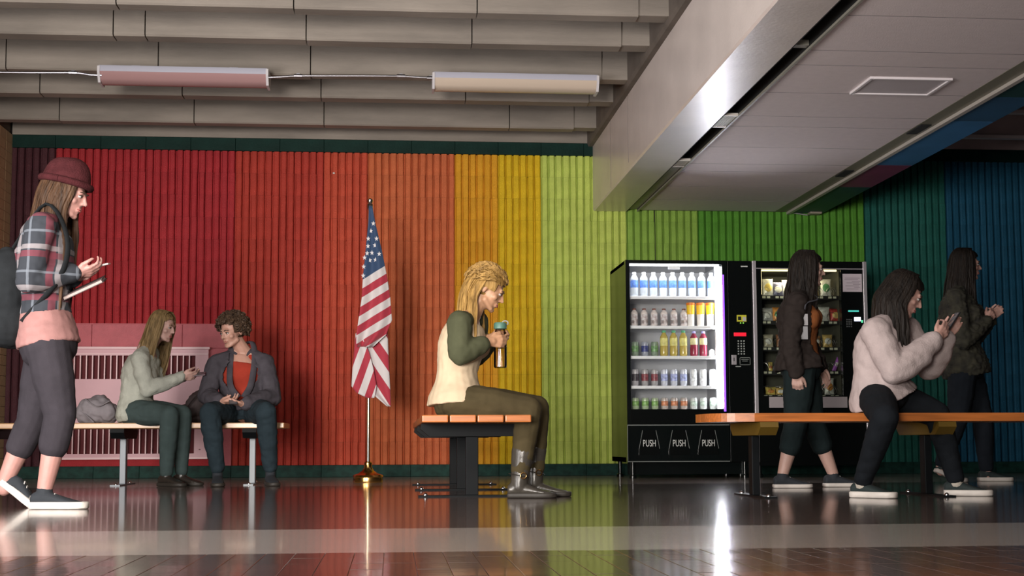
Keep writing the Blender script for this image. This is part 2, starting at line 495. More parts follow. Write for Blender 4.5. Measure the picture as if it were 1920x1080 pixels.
# second beam, its underside crossed by bands of colour
B2a, B2b = S2 + 0.032, xat(1541, WALL_Y, 388)
b2 = MB().box((B2a, -2, Z_S + 0.01), (B2b, WALL_Y, Z_B + 0.62)).build('concrete_beam', mat('dark_beam_paint', (0.03, 0.05, 0.06), 0.6), ceil)
yb = [WALL_Y, 11.0, Ysl(290), Ysl(200), Ysl(150), Ysl(90), -2]
bc = [('teal', (0.012, 0.05, 0.062)), ('plum', (0.20, 0.035, 0.10)), ('blue', (0.045, 0.17, 0.36)), ('navy', (0.025, 0.09, 0.18)), ('forest', (0.008, 0.05, 0.045)), ('navy', (0.025, 0.09, 0.18))]
for (n, c), a, b_ in zip(bc, yb[:-1], yb[1:]):
    MB().box((B2a, b_ + 0.002, Z_S), (B2b, a - 0.002, Z_S + 0.012)).build('color_band', mat('soffit_' + n, c, 0.5, var=0.15, vscale=3), b2)
pink_conc = mat('right_bay_concrete', (0.50, 0.38, 0.38), 0.85, var=0.2, vscale=2.5, bump=0.2, bscale=30)  # lightened in colour to stand in for light this bay lacks
for y0, y1 in JOISTS:
    MB().prism([(y0 - 0.015, Z_B + 0.62), (y0, Z_B), (y1, Z_B), (y1 + 0.015, Z_B + 0.62)], 'x', B2b + 0.002, X_RIGHT).build('concrete_joist', pink_conc, ceil)
    MB().box((B2b + 0.6, y0 - 0.03, Z_B - 0.03), (X_RIGHT, y0 + 0.03, Z_B - 0.0)).build('edge_strip', mat('bay_strip', (0.80, 0.68, 0.68), 0.6), ceil)  # strip colour lightened for the same missing light
MB().box((B2b, WALL_Y - 0.02, Z_B), (X_RIGHT, WALL_Y + 0.28, Z_B + 0.62)).build('wall_head_beam', pink_conc, ceil)

# flush service hatch in the panels
ya, yb_ = Ysl(150), Ysl(117)
xa, xb = xat(1592, ya, 150), xat(1740, ya, 150)
t = thing('ceiling_hatch', 'flat framed hatch hanging just under the right ceiling panels', 'hatch', ((xa + xb) / 2, (ya + yb_) / 2, Z_S))
MB().box((xa + 0.02, yb_ + 0.02, Z_S + 0.006), (xb - 0.02, ya - 0.02, Z_S + 0.0125)).build('panel', mat('hatch_panel', (0.58, 0.53, 0.55), 0.5), t)
for lo, hi in (((xa, yb_), (xa + 0.02, ya)), ((xb - 0.02, yb_), (xb, ya)), ((xa + 0.02, yb_), (xb - 0.02, yb_ + 0.02)), ((xa + 0.02, ya - 0.02), (xb - 0.02, ya))):
    MB().box((*lo, Z_S - 0.002), (*hi, Z_S + 0.0125), bev=0.002).build('frame_bar', mat('hatch_frame', (0.80, 0.75, 0.77), 0.4), t)

# little grey box under the end of the second beam
c = at(1528, 396, WALL_Y - 0.06)
t = thing('sensor_box', 'small beige box fixed to the wall below the banded beam', 'box', (c.x, c.y, c.z - 0.03))
MB().box((c.x - 0.055, WALL_Y - 0.10, c.z - 0.03), (c.x + 0.055, WALL_Y - 0.002, c.z + 0.03), bev=0.006).build('housing', mat('beige_plastic', (0.30, 0.26, 0.20), 0.5), t)
MB().cap_((c.x - 0.07, WALL_Y - 0.05, c.z - 0.036), (c.x - 0.19, WALL_Y - 0.02, c.z - 0.012), 0.006, 0.006, 6).build('bracket_arm', mat('bracket_grey', (0.2, 0.2, 0.19), 0.5), t)
c = at(626, 325, WALL_Y - 0.003)
tag(MB().lathe((0, 0, 0), [(0.004, -0.006), (0.010, -0.004), (0.012, 0.004), (0.005, 0.010)], 10).build('wall_hook', mat('hook_white', (0.7, 0.65, 0.6), 0.4)), 'tiny pale hook fixed to the red wall left of the flag', 'wall hook').location = c

# fluorescent fittings and their conduit
steel = mat('conduit_steel', (0.55, 0.55, 0.60), 0.28, metal=1.0)
lens_m = mat('frosted_lens', (0.48, 0.36, 0.33), 0.35, var=0.06, vscale=4)
house = mat('fitting_enamel', (0.40, 0.40, 0.47), 0.35)
FY = 10.0
def fitting(px0, px1, pyc, label, tint):
    a, b_ = xat(px0, FY, pyc), xat(px1, FY, pyc)
    t = thing('ceiling_light', label, 'ceiling light', ((a + b_) / 2, FY, 2.925), 'long ceiling light fittings under the joists')
    zt, zb = 3.045, 2.925
    P = [(FY - 0.10, zt), (FY - 0.105, zt - 0.012), (FY - 0.105, zt - 0.045), (FY + 0.105, zt - 0.045), (FY + 0.105, zt - 0.012), (FY + 0.10, zt)]
    MB().prism(P, 'x', a, b_).build('housing', house, t, True)
    for x in (a + 0.25, b_ - 0.25):
        MB().box((x - 0.03, FY - 0.03, zt - 0.01), (x + 0.03, FY + 0.03, Z_B + 0.004)).build('mounting_plate', house, t)
    L = []
    for k in range(9):
        u = k / 8
        L.append((FY - 0.108 + 0.216 * u, zt - 0.046 - 0.074 * math.sin(math.pi * u) ** 0.45))
    MB().prism(L, 'x', a + 0.008, b_ - 0.008).build('lens', tint, t, True)
    for x in (a, b_):
        E = [(FY - 0.112, zt - 0.008), (FY - 0.112, zt - 0.055), (FY - 0.07, zb - 0.002), (FY + 0.07, zb - 0.002), (FY + 0.112, zt - 0.055), (FY + 0.112, zt - 0.008)]
        MB().prism(E, 'x', x - 0.008, x + 0.010).build('end_cap', mat('end_cap_white', (0.52, 0.50, 0.52), 0.4), t)
    return a, b_
fa = fitting(190, 503, 146, 'long unlit ceiling light with pinkish lens over the red wall', mat('lens_pink', (0.34, 0.20, 0.20), 0.35))
fb = fitting(812, 1117, 150, 'long unlit ceiling light with cream lens nearest the big beam', mat('lens_cream', (0.52, 0.43, 0.35), 0.35))
def conduit(pts, couplings, label):
    P = [at(px, py, FY - 0.09) for px, py in pts]
    t = thing('conduit', label, 'conduit', P[0], None)
    pp = []
    for a, b_ in zip(P[:-1], P[1:]):
        pp += [a.lerp(b_, k / 4) for k in range(4)]
    pp.append(P[-1])
    MB().tube(pp, 0.0085, 8).build('pipe', steel, t, True)
    for px, py in couplings:
        c = at(px, py, FY - 0.09)
        MB().tube([c - Vector((0.03, 0, 0)), c + Vector((0.03, 0, 0))], 0.014, 8).build('coupling', steel, t, True)
        MB().box((c.x - 0.012, FY - 0.095, c.z), (c.x + 0.012, FY - 0.085, c.z + 0.018)).build('strap', steel, t)
conduit([(-60, 135), (60, 136), (130, 136), (150, 137), (168, 140), (191, 141)], [(137, 136)], 'silver conduit pipe running left from the pinkish ceiling light')
conduit([(503, 145), (525, 144), (545, 142.5), (562, 142), (680, 142), (752, 142.5), (790, 145), (814, 146)], [(559, 142), (752, 142.5), (808, 146)], 'silver conduit pipe joining the two ceiling lights')
# ------------------------------------------------------------------ heater in the niche
hx0, hx1, hy = xat(92, WALL_Y - 0.05, 700), xat(391, WALL_Y - 0.05, 700), WALL_Y - 0.07
pinkm = mat('heater_pink_enamel', (0.56, 0.30, 0.34), 0.42, var=0.06, vscale=3)
pinkl = mat('heater_light_edge', (0.70, 0.46, 0.48), 0.4)
hdark = mat('heater_inside', (0.10, 0.010, 0.014), 0.8)
Zp = lambda py, Y=WALL_Y: CAM.z + (831.5 - py) * Y / F
t = thing('wall_heater', 'long pink enamelled wall heater with slatted grilles in the red niche', 'heater', ((hx0 + hx1) / 2, hy, 0.11))
zt, zb = Zp(656), Zp(858)
g1t, g1b, g2t, g2b = Zp(670), Zp(713), Zp(800), Zp(849)
gx0, gx1 = xat(116, hy, 700), xat(366, hy, 700)
mb = MB()
mb.box((hx0, hy, g1t), (hx1, WALL_Y, zt)).box((hx0, hy, g2t), (hx1, WALL_Y, g1b)).box((hx0, hy, zb), (hx1, WALL_Y, g2b))
for a, b_ in ((g1b, g1t), (g2b, g2t)):
    mb.box((hx0, hy, a), (gx0, WALL_Y, b_)).box((gx1, hy, a), (hx1, WALL_Y, b_))
mb.build('cabinet', pinkm, t)
MB().box((hx0 - 0.012, hy - 0.02, zt - 0.012), (hx1 + 0.012, WALL_Y, zt + 0.01), bev=0.003).build('top_edge', pinkl, t)
MB().box((hx0 + 0.0, hy - 0.012, zt - 0.06), (hx1, hy, zt - 0.05)).build('front_lip', pinkl, t)
MB().box((hx0 - 0.006, hy - 0.012, zb - 0.005), (hx1 + 0.006, WALL_Y, zb + 0.012)).build('bottom_edge', pinkl, t)
MB().box((hx0 + 0.06, WALL_Y - 0.012, g1b), (hx1 - 0.06, WALL_Y - 0.005, g1t)).box((hx0 + 0.06, WALL_Y - 0.012, g2b), (hx1 - 0.06, WALL_Y - 0.005, g2t)).build('inner_panel', hdark, t)
for a, b_ in ((g1b, g1t), (g2b, g2t)):
    n = 22
    me = MB().box((-0.005, hy - 0.004, a), (0.005, hy + 0.02, b_)).mesh('slat', [pinkl])
    for i in range(1, n):
        o = link('slat', me, t)
        o.location = (gx0 + (gx1 - gx0) * i / n - org(t).x, -org(t).y, -org(t).z)
MB().lathe((gx1 + 0.05, hy - 0.003, Zp(842)), [(0.008, -0.002), (0.008, 0.004)], 8).build('screw', hdark, t)
MB().box((hx0 - 0.02, WALL_Y - 0.03, 0.107), (hx1 + 0.09, WALL_Y - 0.004, zb - 0.006)).build('plinth', PAINT['crimson'], t)

# ------------------------------------------------------------------ benches
wood_m = mat('varnished_orange_wood', (0.42, 0.13, 0.03), 0.35, var=0.25, vscale=6, stretch=(0.6, 12, 12), coat=0.3)
wood_l = mat('pale_worn_wood', (0.55, 0.33, 0.17), 0.35, var=0.15, vscale=6, stretch=(0.6, 12, 12), coat=0.3)
blk = mat('black_painted_steel', (0.005, 0.006, 0.007), 0.5, spec=0.1)
grey_steel = mat('grey_painted_steel', (0.21, 0.24, 0.27), 0.4)
chrome = mat('bolt_chrome', (0.75, 0.75, 0.78), 0.2, metal=1.0)
olive = mat('yellow_lit_arm', (0.11, 0.065, 0.006), 0.5)  # arm colour carries the yellow light that falls on it
def bench(label, x, y, rz, length, legs, width, top, wm, leg_m, arm_m, slats=4, round_end=False, thick=0.04):
    """length along local X, slats along X"""
    t = thing('bench', label, 'bench', (x, y, 0))
    M = Matrix.Rotation(rz, 3, 'Z'); O = Vector((x, y, 0))
    def fin(mb, name, m, smooth=False, par=None):
        mb.v = [M @ v + O for v in mb.v]
        return mb.build(name, m, par or t, smooth)
    gap = 0.008; sw = (width - gap * (slats - 1)) / slats
    for i in range(slats):
        y0 = -width / 2 + i * (sw + gap)
        if round_end:
            rr = 0.22; P = []
            def xin(yy):                           # rounded ends of the seat, plank by plank
                d = max(0, abs(yy) - (width / 2 - rr)); return rr - math.sqrt(max(0, rr * rr - d * d))
            ys = [y0 + sw * k / 6 for k in range(7)]
            poly = [(-length / 2 + xin(yy), yy) for yy in ys] + [(length / 2 - xin(yy), yy) for yy in reversed(ys)]
            fin(MB().prism(poly, 'z', top - thick, top), 'slat', wm)
        else:
            fin(MB().box((-length / 2, y0, top - thick), (length / 2, y0 + sw, top), bev=0.006), 'slat', wm)
    for lx in legs:
        ah = 0.072
        A = [(-width / 2 + 0.005, top - thick - 0.002), (-width / 2 - 0.0, top - thick - 0.03), (-width / 2 + 0.05, top - thick - ah), (width / 2 - 0.05, top - thick - ah), (width / 2 - 0.0, top - thick - 0.03), (width / 2 - 0.005, top - thick - 0.002)]
        fin(MB().prism(A, 'x', lx - 0.05, lx + 0.05), 'support_arm', arm_m)
        fin(MB().box((lx - 0.022, -0.035, 0.008), (lx + 0.022, 0.035, top - thick - ah), bev=0.004), 'post', leg_m)
        f = fin(MB().box((lx - 0.035, -0.30, 0.0), (lx + 0.035, 0.30, 0.009)), 'foot_bar', leg_m)
        for s in (-1, 1):
            b_ = MB().lathe((lx, s * 0.26, 0.009), [(0.013, 0), (0.013, 0.004), (0.009, 0.010), (0.003, 0.014)], 10)
            fin(b_, 'bolt', chrome, True, f)
    return t
# left bench, along the wall
BLx0, BLx1 = xat(-60, 10.3, 800), xat(538, 10.3, 800)
lg = [xat(232, 10.3, 850), xat(474, 10.3, 850), xat(-12, 10.3, 850)]
bench('pale wooden slatted bench on grey steel posts by the pink heater', (BLx0 + BLx1) / 2, 10.3, 0, BLx1 - BLx0, [l - (BLx0 + BLx1) / 2 for l in lg], 0.55, 0.452, wood_l, grey_steel, blk)
# middle bench, seen end on
cb = [at(884.6, 929.8, 7.66), at(866.8, 917.8, 8.71), at(851.8, 908.1, 9.80)]
ang = math.atan2(cb[2].y - cb[0].y, cb[2].x - cb[0].x)
mid = cb[1]
bench('orange slatted bench on black steel posts, seen end on in the middle', mid.x, mid.y, ang, 3.0, [(c - mid).length * (1 if c.y > mid.y else -1) for c in cb], 0.58, 0.448, wood_m, blk, blk)
# right bench
rx0, rx1 = xat(1305, 7.5, 780), xat(2010, 7.5, 780)
lg = [xat(1414, 7.4, 850), xat(1739, 7.4, 850)]
bench('orange wooden bench with rounded end in front of the snack machine', (rx0 + rx1) / 2, 7.42, R(1.2), rx1 - rx0, [l - (rx0 + rx1) / 2 for l in lg], 0.6, 0.452, wood_m, blk, olive, 4, True, 0.045)

# ------------------------------------------------------------------ flag
FYD = 10.6
pole = at(690, 902, FYD)
brass = mat('flag_brass', (0.62, 0.36, 0.12), 0.22, metal=1.0)
polem = mat('pole_pale_brass', (0.72, 0.58, 0.42), 0.22, metal=1.0)
px_, py_ = pole.x, FYD
t = thing('flag_stand', 'brass flag stand with tall pole in front of the orange wall', 'flag stand', (px_, py_, 0))
MB().lathe((px_, py_, 0), [(0.112, 0), (0.115, 0.012), (0.112, 0.038), (0.118, 0.045), (0.112, 0.056), (0.075, 0.068), (0.045, 0.09), (0.03, 0.115), (0.03, 0.15), (0.02, 0.16)], 28).build('base', brass, t, True)
ptop = at(694, 392, FYD)
MB().tube([(px_, py_, 0.15), (ptop.x, py_, ptop.z)], 0.0125, 12).build('pole', polem, t, True)
MB().lathe((ptop.x, py_, ptop.z), [(0.013, -0.01), (0.022, 0.0), (0.022, 0.035), (0.014, 0.045), (0.02, 0.055), (0.022, 0.07), (0.012, 0.08), (0.006, 0.085)], 14).build('finial', mat('finial_silver', (0.85, 0.82, 0.78), 0.2, metal=1.0), t, True)

def flag_mat(name, phase, width, s_canton):
    """printed cloth: stripes along the u coordinate stored in the UV map, blue above the canton edge"""
    m = bpy.data.materials.new(name); m.use_nodes = True
    N = m.node_tree.nodes; L = m.node_tree.links; b = N['Principled BSDF']
    b.inputs['Roughness'].default_value = 0.75
    b.inputs['Sheen Weight'].default_value = 0.3
    uv = N.new('ShaderNodeUVMap'); uv.uv_map = 'print'
    sp = N.new('ShaderNodeSeparateXYZ'); L.new(uv.outputs[0], sp.inputs[0])
    def math_(op, a, bv):
        q = N.new('ShaderNodeMath'); q.operation = op
        L.new(a, q.inputs[0]); q.inputs[1].default_value = bv
        return q.outputs[0]
    s = math_('DIVIDE', math_('SUBTRACT', sp.outputs['X'], phase), width * 2)
    fr = math_('FRACT', s, 0)
    red = math_('GREATER_THAN', fr, 0.5)
    mx = N.new('ShaderNodeMix'); mx.data_type = 'RGBA'
    mx.inputs['A'].default_value = (0.62, 0.58, 0.58, 1); mx.inputs['B'].default_value = (0.38, 0.022, 0.045, 1)
    L.new(red, mx.inputs['Factor'])
    blue = math_('LESS_THAN', sp.outputs['X'], s_canton)
    m2 = N.new('ShaderNodeMix'); m2.data_type = 'RGBA'
    L.new(blue, m2.inputs['Factor']); L.new(mx.outputs['Result'], m2.inputs['A']); m2.inputs['B'].default_value = (0.022, 0.055, 0.13, 1)
    L.new(m2.outputs['Result'], b.inputs['Base Color'])
    return m
def cloth(outline, s_of, base_y, fold, m, name, parent, cols_=22):
    """outline: list of (py, px_left, px_right); a cloth sheet with vertical folds and a pixel-true print"""
    rows = []
    for (y0, l0, r0), (y1, l1, r1) in zip(outline[:-1], outline[1:]):
        n = max(2, int(abs(y1 - y0) / 6))
        for k in range(n): rows.append((y0 + (y1 - y0) * k / n, l0 + (l1 - l0) * k / n, r0 + (r1 - r0) * k / n))
    rows.append(outline[-1])
    vs, uv = [], []
    for py, l, r in rows:
        for c in range(cols_ + 1):
            u = c / cols_; px = l + (r - l) * u
            dip = outline[-1]
            yy = base_y + fold(u, (py - rows[0][0]) / (rows[-1][0] - rows[0][0]))
            vs.append(at(px, py, yy)); uv.append(s_of(px, py))
    fs = []
    W = cols_ + 1
    for i in range(len(rows) - 1):
        for c in range(cols_): fs.append((i * W + c, i * W + c + 1, (i + 1) * W + c + 1, (i + 1) * W + c))
    off = org(parent)
    me = bpy.data.meshes.new(name); me.from_pydata([v - off for v in vs], [], fs)
    ul = me.uv_layers.new(name='print')
    for lp in me.loops: ul.data[lp.index].uv = (uv[lp.vertex_index], 0)
    me.materials.append(m)
    o = link(name, me, parent, True, 180)
    md = o.modifiers.new('thickness', 'SOLIDIFY'); md.thickness = 0.002
    return o
fl = thing('flag', 'stars and stripes flag hanging in folds from the brass pole', 'flag', (px_, py_ - 0.02, 0.7))
up_s = lambda px, py: py - 0.62 * (737 - px)
f1 = lambda u, v: -0.10 - 0.030 * v * math.sin(u * 9.5 + 0.6 + v * 1.2) - 0.03 * v * u
UP = [(386, 692, 698), (420, 690.5, 704), (470, 685.5, 716), (520, 680.5, 726), (560, 678, 732), (600, 672, 735), (628, 668, 724), (650, 668, 700)]
cloth(UP, up_s, FYD, f1,
      flag_mat('flag_print_upper', 489, 16.2, 489), 'upper_drape', fl)
lo_s = lambda px, py: 0.832 * px - 0.555 * py
f2 = lambda u, v: -0.045 - 0.014 * math.sin(u * 8 + 1.0)
cloth([(585, 690, 731), (625, 672, 727), (655, 668, 728), (700, 677, 730), (735, 694, 732), (762, 726, 733)], lo_s, FYD, f2, flag_mat('flag_print_lower', 203, 16.5, -9999), 'lower_drape', fl)
l3 = lambda px, py: px + 0.36 * py
f3 = lambda u, v: -0.080 - 0.008 * math.sin(u * 7)
cloth([(625, 667, 676), (660, 664, 692), (690, 661, 700), (724, 659, 706), (736, 668, 704), (746, 688, 702)], l3, FYD, f3, flag_mat('flag_print_tail', 909, 14, -9999), 'tail_fold', fl, 14)
starm = mat('star_white', (0.66, 0.64, 0.66), 0.7)
def star(px, py, r, squash=0.85):
    for (y0, l0, r0), (y1, l1, r1) in zip(UP[:-1], UP[1:]):
        if y0 <= py <= y1:
            q = (py - y0) / (y1 - y0); l, r_ = l0 + (l1 - l0) * q, r0 + (r1 - r0) * q
    c = at(px, py, FYD + f1((px - l) / (r_ - l), (py - UP[0][0]) / (UP[-1][0] - UP[0][0])) - 0.006)
    P = []
    for k in range(10):
        a = math.pi / 2 + k * math.pi / 5; q = r if k % 2 == 0 else r * 0.42
        P.append((c.x + q * math.cos(a) * squash, c.z + q * math.sin(a)))
    m_ = MB(); m_.prism(P, 'y', c.y, c.y + 0.002); m_.build('star', starm, fl)
for px, py in ((700, 419), (695.5, 433), (690.5, 447.5), (706, 447.5), (703, 460), (690, 461.5), (697.5, 474), (688.5, 475), (711, 476), (693.5, 488), (704, 487), (683.5, 483), (682, 500), (681, 517)):
    star(px, py, 0.021)
# ------------------------------------------------------------------ drinks machine
VY = 11.18                                        # front plane of both machines
def vx(px): return xat(px, VY, 650)
def vz(py): return CAM.z + (828.3 - py) * VY / F
black = mat('machine_black', (0.004, 0.006, 0.006), 0.14, spec=0.35)
black2 = mat('machine_black_gloss', (0.004, 0.005, 0.005), 0.18, spec=0.2)
white_in = mat('machine_white_interior', (0.52, 0.52, 0.54), 0.6)
shelf_w = mat('machine_white_shelf', (0.86, 0.86, 0.88), 0.4)
silver = mat('silver_trim', (0.55, 0.52, 0.55), 0.35, metal=0.6)
line_g = mat('grey_line', (0.20, 0.22, 0.21), 0.4)
push_w = mat('push_white', (0.60, 0.62, 0.60), 0.5)
pane = glass_mat('machine_glass', (0.97, 0.98, 0.98), 1.25)
ax0, ax1 = vx(1174.5), vx(1411)
az0, az1 = vz(866), vz(481)
wx0, wx1, wz0, wz1 = vx(1182), vx(1356), vz(766), vz(488)
D = 0.80
t = thing('drinks_machine', 'black vending machine with brightly lit drinks window', 'vending machine', ((ax0 + ax1) / 2, VY + D / 2, 0))
mb = MB()
mb.box((ax0, VY + 0.07, az0), (ax0 + 0.03, VY + D, az1)).box((ax1 - 0.03, VY + 0.07, az0), (ax1, VY + D, az1))
mb.box((ax0, VY + 0.07, az1 - 0.03), (ax1, VY + D, az1)).box((ax0, VY + 0.07, az0), (ax1, VY + D, az0 + 0.04)).box((ax0, VY + D - 0.02, az0), (ax1, VY + D, az1))
mb.build('cabinet', black, t)
for sx in (ax0 + 0.06, ax1 - 0.06):
    for sy in (VY + 0.10, VY + D - 0.06):
        MB().lathe((sx, sy, 0), [(0.03, 0), (0.03, 0.02), (0.018, 0.03), (0.018, az0)], 10).build('foot', black, t, True)
MB().box((ax0 + 0.02, VY + 0.12, 0.03), (ax1 - 0.02, VY + 0.14, az0)).build('kick_plate', black, t)
# door: frame around the window
d = MB()
cxa = vx(1365)
d.box((ax0, VY, az0), (wx0, VY + 0.07, az1)).box((wx0, VY, wz1), (cxa, VY + 0.07, az1)).box((wx1, VY, wz0), (cxa, VY + 0.07, wz1))
dz = vz(796)
d.box((wx0, VY, az0 + 0.0), (cxa, VY + 0.07, dz))
door = d.build('door', black, t)
MB().box((wx0, VY + 0.004, dz), (cxa, VY + 0.06, wz0)).build('lower_dark_glass', black2, t)
MB().box((cxa + 0.004, VY - 0.006, az0), (ax1, VY + 0.07, az1 - 0.002), bev=0.003).build('control_panel', black2, t)
MB().box((ax0 + 0.002, VY - 0.003, dz - 0.004), (cxa, VY, dz + 0.003)).box((ax0 + 0.002, VY - 0.003, az0 + 0.002), (cxa, VY, az0 + 0.008)).box((ax0, VY - 0.003, az0), (ax0 + 0.004, VY, dz)).build('trim_line', line_g, door)
# interior
mb = MB(); iy = VY + 0.62
mb.box((wx0 - 0.02, iy, wz0), (wx1 + 0.01, iy + 0.01, wz1 + 0.01)).box((wx0 - 0.012, VY + 0.07, wz0), (wx0 - 0.002, iy, wz1)).box((wx1 + 0.002, VY + 0.07, wz0), (wx1 + 0.012, iy, wz1))
mb.box((wx0 - 0.01, VY + 0.07, wz1 + 0.002), (wx1 + 0.01, iy, wz1 + 0.012)).box((wx0 - 0.01, VY + 0.07, wz0 - 0.03), (wx1 + 0.01, iy, wz0 - 0.02))
mb.build('interior', white_in, t)
MB().box((wx0, VY + 0.02, wz0), (wx1, VY + 0.024, wz1)).build('window_pane', pane, t)
# light tubes: upright at the right edge, one along the top
tube_m = mat('light_tube', (0.95, 0.93, 1.0), 0.5, emit=75.0)
violet = mat('violet_led', (0.23, 0.07, 1.0), 0.5, emit=1.9)
MB().box((wx1 - 0.046, VY + 0.03, wz0 + 0.01), (wx1 - 0.004, VY + 0.045, wz1 - 0.02), bev=0.004).build('light_tube', tube_m, t)
MB().box((wx1 - 0.052, VY + 0.028, wz0 + 0.005), (wx1 - 0.048, VY + 0.06, wz1 - 0.014)).box((wx1 - 0.048, VY + 0.048, wz0 + 0.005), (wx1, VY + 0.06, wz1 - 0.014)).build('added_tube_shield', shelf_w, t)  # opaque shield added to keep the tube's light off the interior
MB().box((wx1 - 0.002, VY - 0.004, wz0 - 0.02), (wx1 + 0.016, VY + 0.001, wz1 - 0.09)).build('violet_light_strip', violet, t)
tl = mat('top_light_tube', (0.95, 0.95, 1.0), 0.5, emit=8.0)
MB().box((wx0 + 0.01, VY + 0.03, wz1 - 0.012), (wx1 - 0.02, VY + 0.06, wz1)).build('light_tube', tl, t)
MB().box((vx(1256), VY + 0.025, vz(498)), (vx(1278), VY + 0.03, vz(491)), bev=0.001).build('top_latch', shelf_w, t)
for n_, (sx, sz, pw) in enumerate(((wx1 - 0.05, (wz0 + wz1) / 2, 9),)):
    l = area('drinks_machine_lamp', (sx, VY + 0.06, sz), (wx0, VY + 0.45, sz), 0.04, 1.1, pw * 0.42, (0.95, 0.96, 1.0))
l = area('drinks_machine_top_lamp', ((wx0 + wx1) / 2, VY + 0.06, wz1 - 0.02), ((wx0 + wx1) / 2, VY + 0.3, wz0), 0.7, 0.03, 3.4, (0.95, 0.96, 1.0))
SHELF = [(555, 549), (612, 606), (670, 664), (727, 721), (772, 766)]
for lo, hi in SHELF:
    s_ = MB().box((wx0, VY + 0.05, vz(lo)), (wx1 - 0.035, VY + 0.075, vz(hi)), bev=0.003).box((wx0, VY + 0.075, vz(hi) - 0.012), (wx1 - 0.035, iy, vz(hi) - 0.003)).build('shelf', shelf_w, t)
    tg = MB().box((-0.025, VY + 0.046, vz(lo) + 0.004), (0.015, VY + 0.05, vz(hi) - 0.004)).mesh('price_tag', [mat('tag_white', (0.9, 0.9, 0.9), 0.5)])
    for k in range(9):
        o = link('price_tag', tg, s_); o.location = Vector((wx0 + 0.045 + k * 0.0795, 0, 0)) - org(t)
# push doors with lettering
for k, px in enumerate((1215, 1270.5, 1325)):
    cx = vx(px); z0, z1 = vz(852), vz(806)
    P = [(cx - 0.088, z0), (cx + 0.088, z0), (cx + 0.085, z0 + 0.05), (cx + 0.055, z1), (cx - 0.055, z1), (cx - 0.085, z0 + 0.05)]
    g = MB().prism(P, 'y', VY - 0.008, VY + 0.001).build('push_flap', black2, t)
    q = MB()
    for (xa, za), (xb, zb_) in (((cx - 0.086, z0 + 0.05), (cx - 0.056, z1)), ((cx + 0.086, z0 + 0.05), (cx + 0.056, z1))):
        q.tube([(xa, VY - 0.009, za), (xb, VY - 0.009, zb_)], 0.0022, 6)
    q.build('flap_edge', line_g, g)
    me = text_mesh('PUSH', 0.078, 'push_lettering', 0.0008, 0.60); me.materials.append(push_w)
    me.transform(Matrix.Translation(Vector((cx, VY - 0.0095, vz(831))) - org(t)))
    for v in me.vertices: pass
    link('push_lettering', me, g)
# control panel details
def plate(name, px0, py0, px1, py1, m, par, dep=0.006, y=None, bev=0.001):
    y = VY - 0.006 if y is None else y
    return MB().box((vx(px0), y - dep, vz(py1)), (vx(px1), y + 0.001, vz(py0)), bev=bev).build(name, m, par)
plate('brand_bar', 1391.5, 491, 1404, 493.5, push_w, t)
b_ = plate('bill_slot', 1382, 586, 1400, 599, mat('bill_yellow', (0.45, 0.42, 0.03), 0.4, emit=0.25), t)
plate('slot_mouth', 1384, 589, 1390, 596, dark_gap, b_, 0.008)
plate('slot_card', 1393, 590, 1399, 598, mat('card_grey', (0.5, 0.5, 0.52), 0.4), b_, 0.009)
plate('indicator', 1388, 600.5, 1390, 602.5, mat('led_green', (0.3, 0.8, 0.1), 0.4, emit=0.8), t); plate('indicator', 1393, 600.5, 1395, 602.5, MATS['led_green'], t)
plate('price_display', 1376, 620, 1399, 627, mat('led_red', (0.75, 0.01, 0.03), 0.4, emit=0.75), t)
keym = mat('key_grey', (0.33, 0.36, 0.34), 0.4)
for r_ in range(6):
    for c_ in range(3):
        plate('key', 1382.8 + c_ * 5.3, 635 + r_ * 4.9, 1385.3 + c_ * 5.3, 637.6 + r_ * 4.9, keym, t, 0.004, None, 0)
cp = plate('coin_panel', 1371, 663, 1380, 681.5, silver, t)
plate('coin_slot', 1374.5, 668, 1376, 675, dark_gap, cp, 0.008)
q = MB()
for a in ((1386, 667.5, 1406, 668.6), (1386, 681, 1406, 682.1), (1386, 667.5, 1387, 682), (1405, 667.5, 1406, 682), (1389, 671, 1403, 672), (1391, 674, 1401, 675)):
    q.box((vx(a[0]), VY - 0.009, vz(a[3])), (vx(a[2]), VY - 0.005, vz(a[1])))
q.build('coin_label', line_g, t)
plate('coin_lever', 1378, 684, 1388, 686, keym, t)

# drinks on the shelves
clearp = mat('clear_bottle', (0.50, 0.54, 0.58), 0.12, spec=0.6)
bluel = mat('bottle_blue_label', (0.10, 0.22, 0.62), 0.5, var=0.5, vscale=30)
capw = mat('cap_white', (0.85, 0.85, 0.87), 0.4)
def bottle(z, h, r, body, label_m, cap_m, label, group, lab=(0.36, 0.66), neck=0.62):
    t_ = thing('drink_bottle', label, 'bottle', (0, 0, 0), group)
    hb = h
    MB().lathe((0, 0, 0), [(r * .7, 0), (r * .95, .008), (r, .02), (r, hb * .35), (r * .94, hb * .38), (r * .94, hb * .66), (r, hb * .69), (r * .93, hb * .76), (r * .55, hb * .87), (r * .42, hb * .90), (r * .42, hb * .93)], 14).build('body', body, t_, True)
    MB().lathe((0, 0, 0), [(r * .99, hb * lab[0]), (r * 1.0, hb * lab[0]), (r * 1.0, hb * lab[1]), (r * .98, hb * lab[1])], 14).build('wrapper', label_m, t_, True)
    MB().lathe((0, 0, 0), [(r * .5, hb * .915), (r * .52, hb * .92), (r * .52, hb * .985), (r * .45, hb)], 14).build('cap', cap_m, t_, True)
    return t_
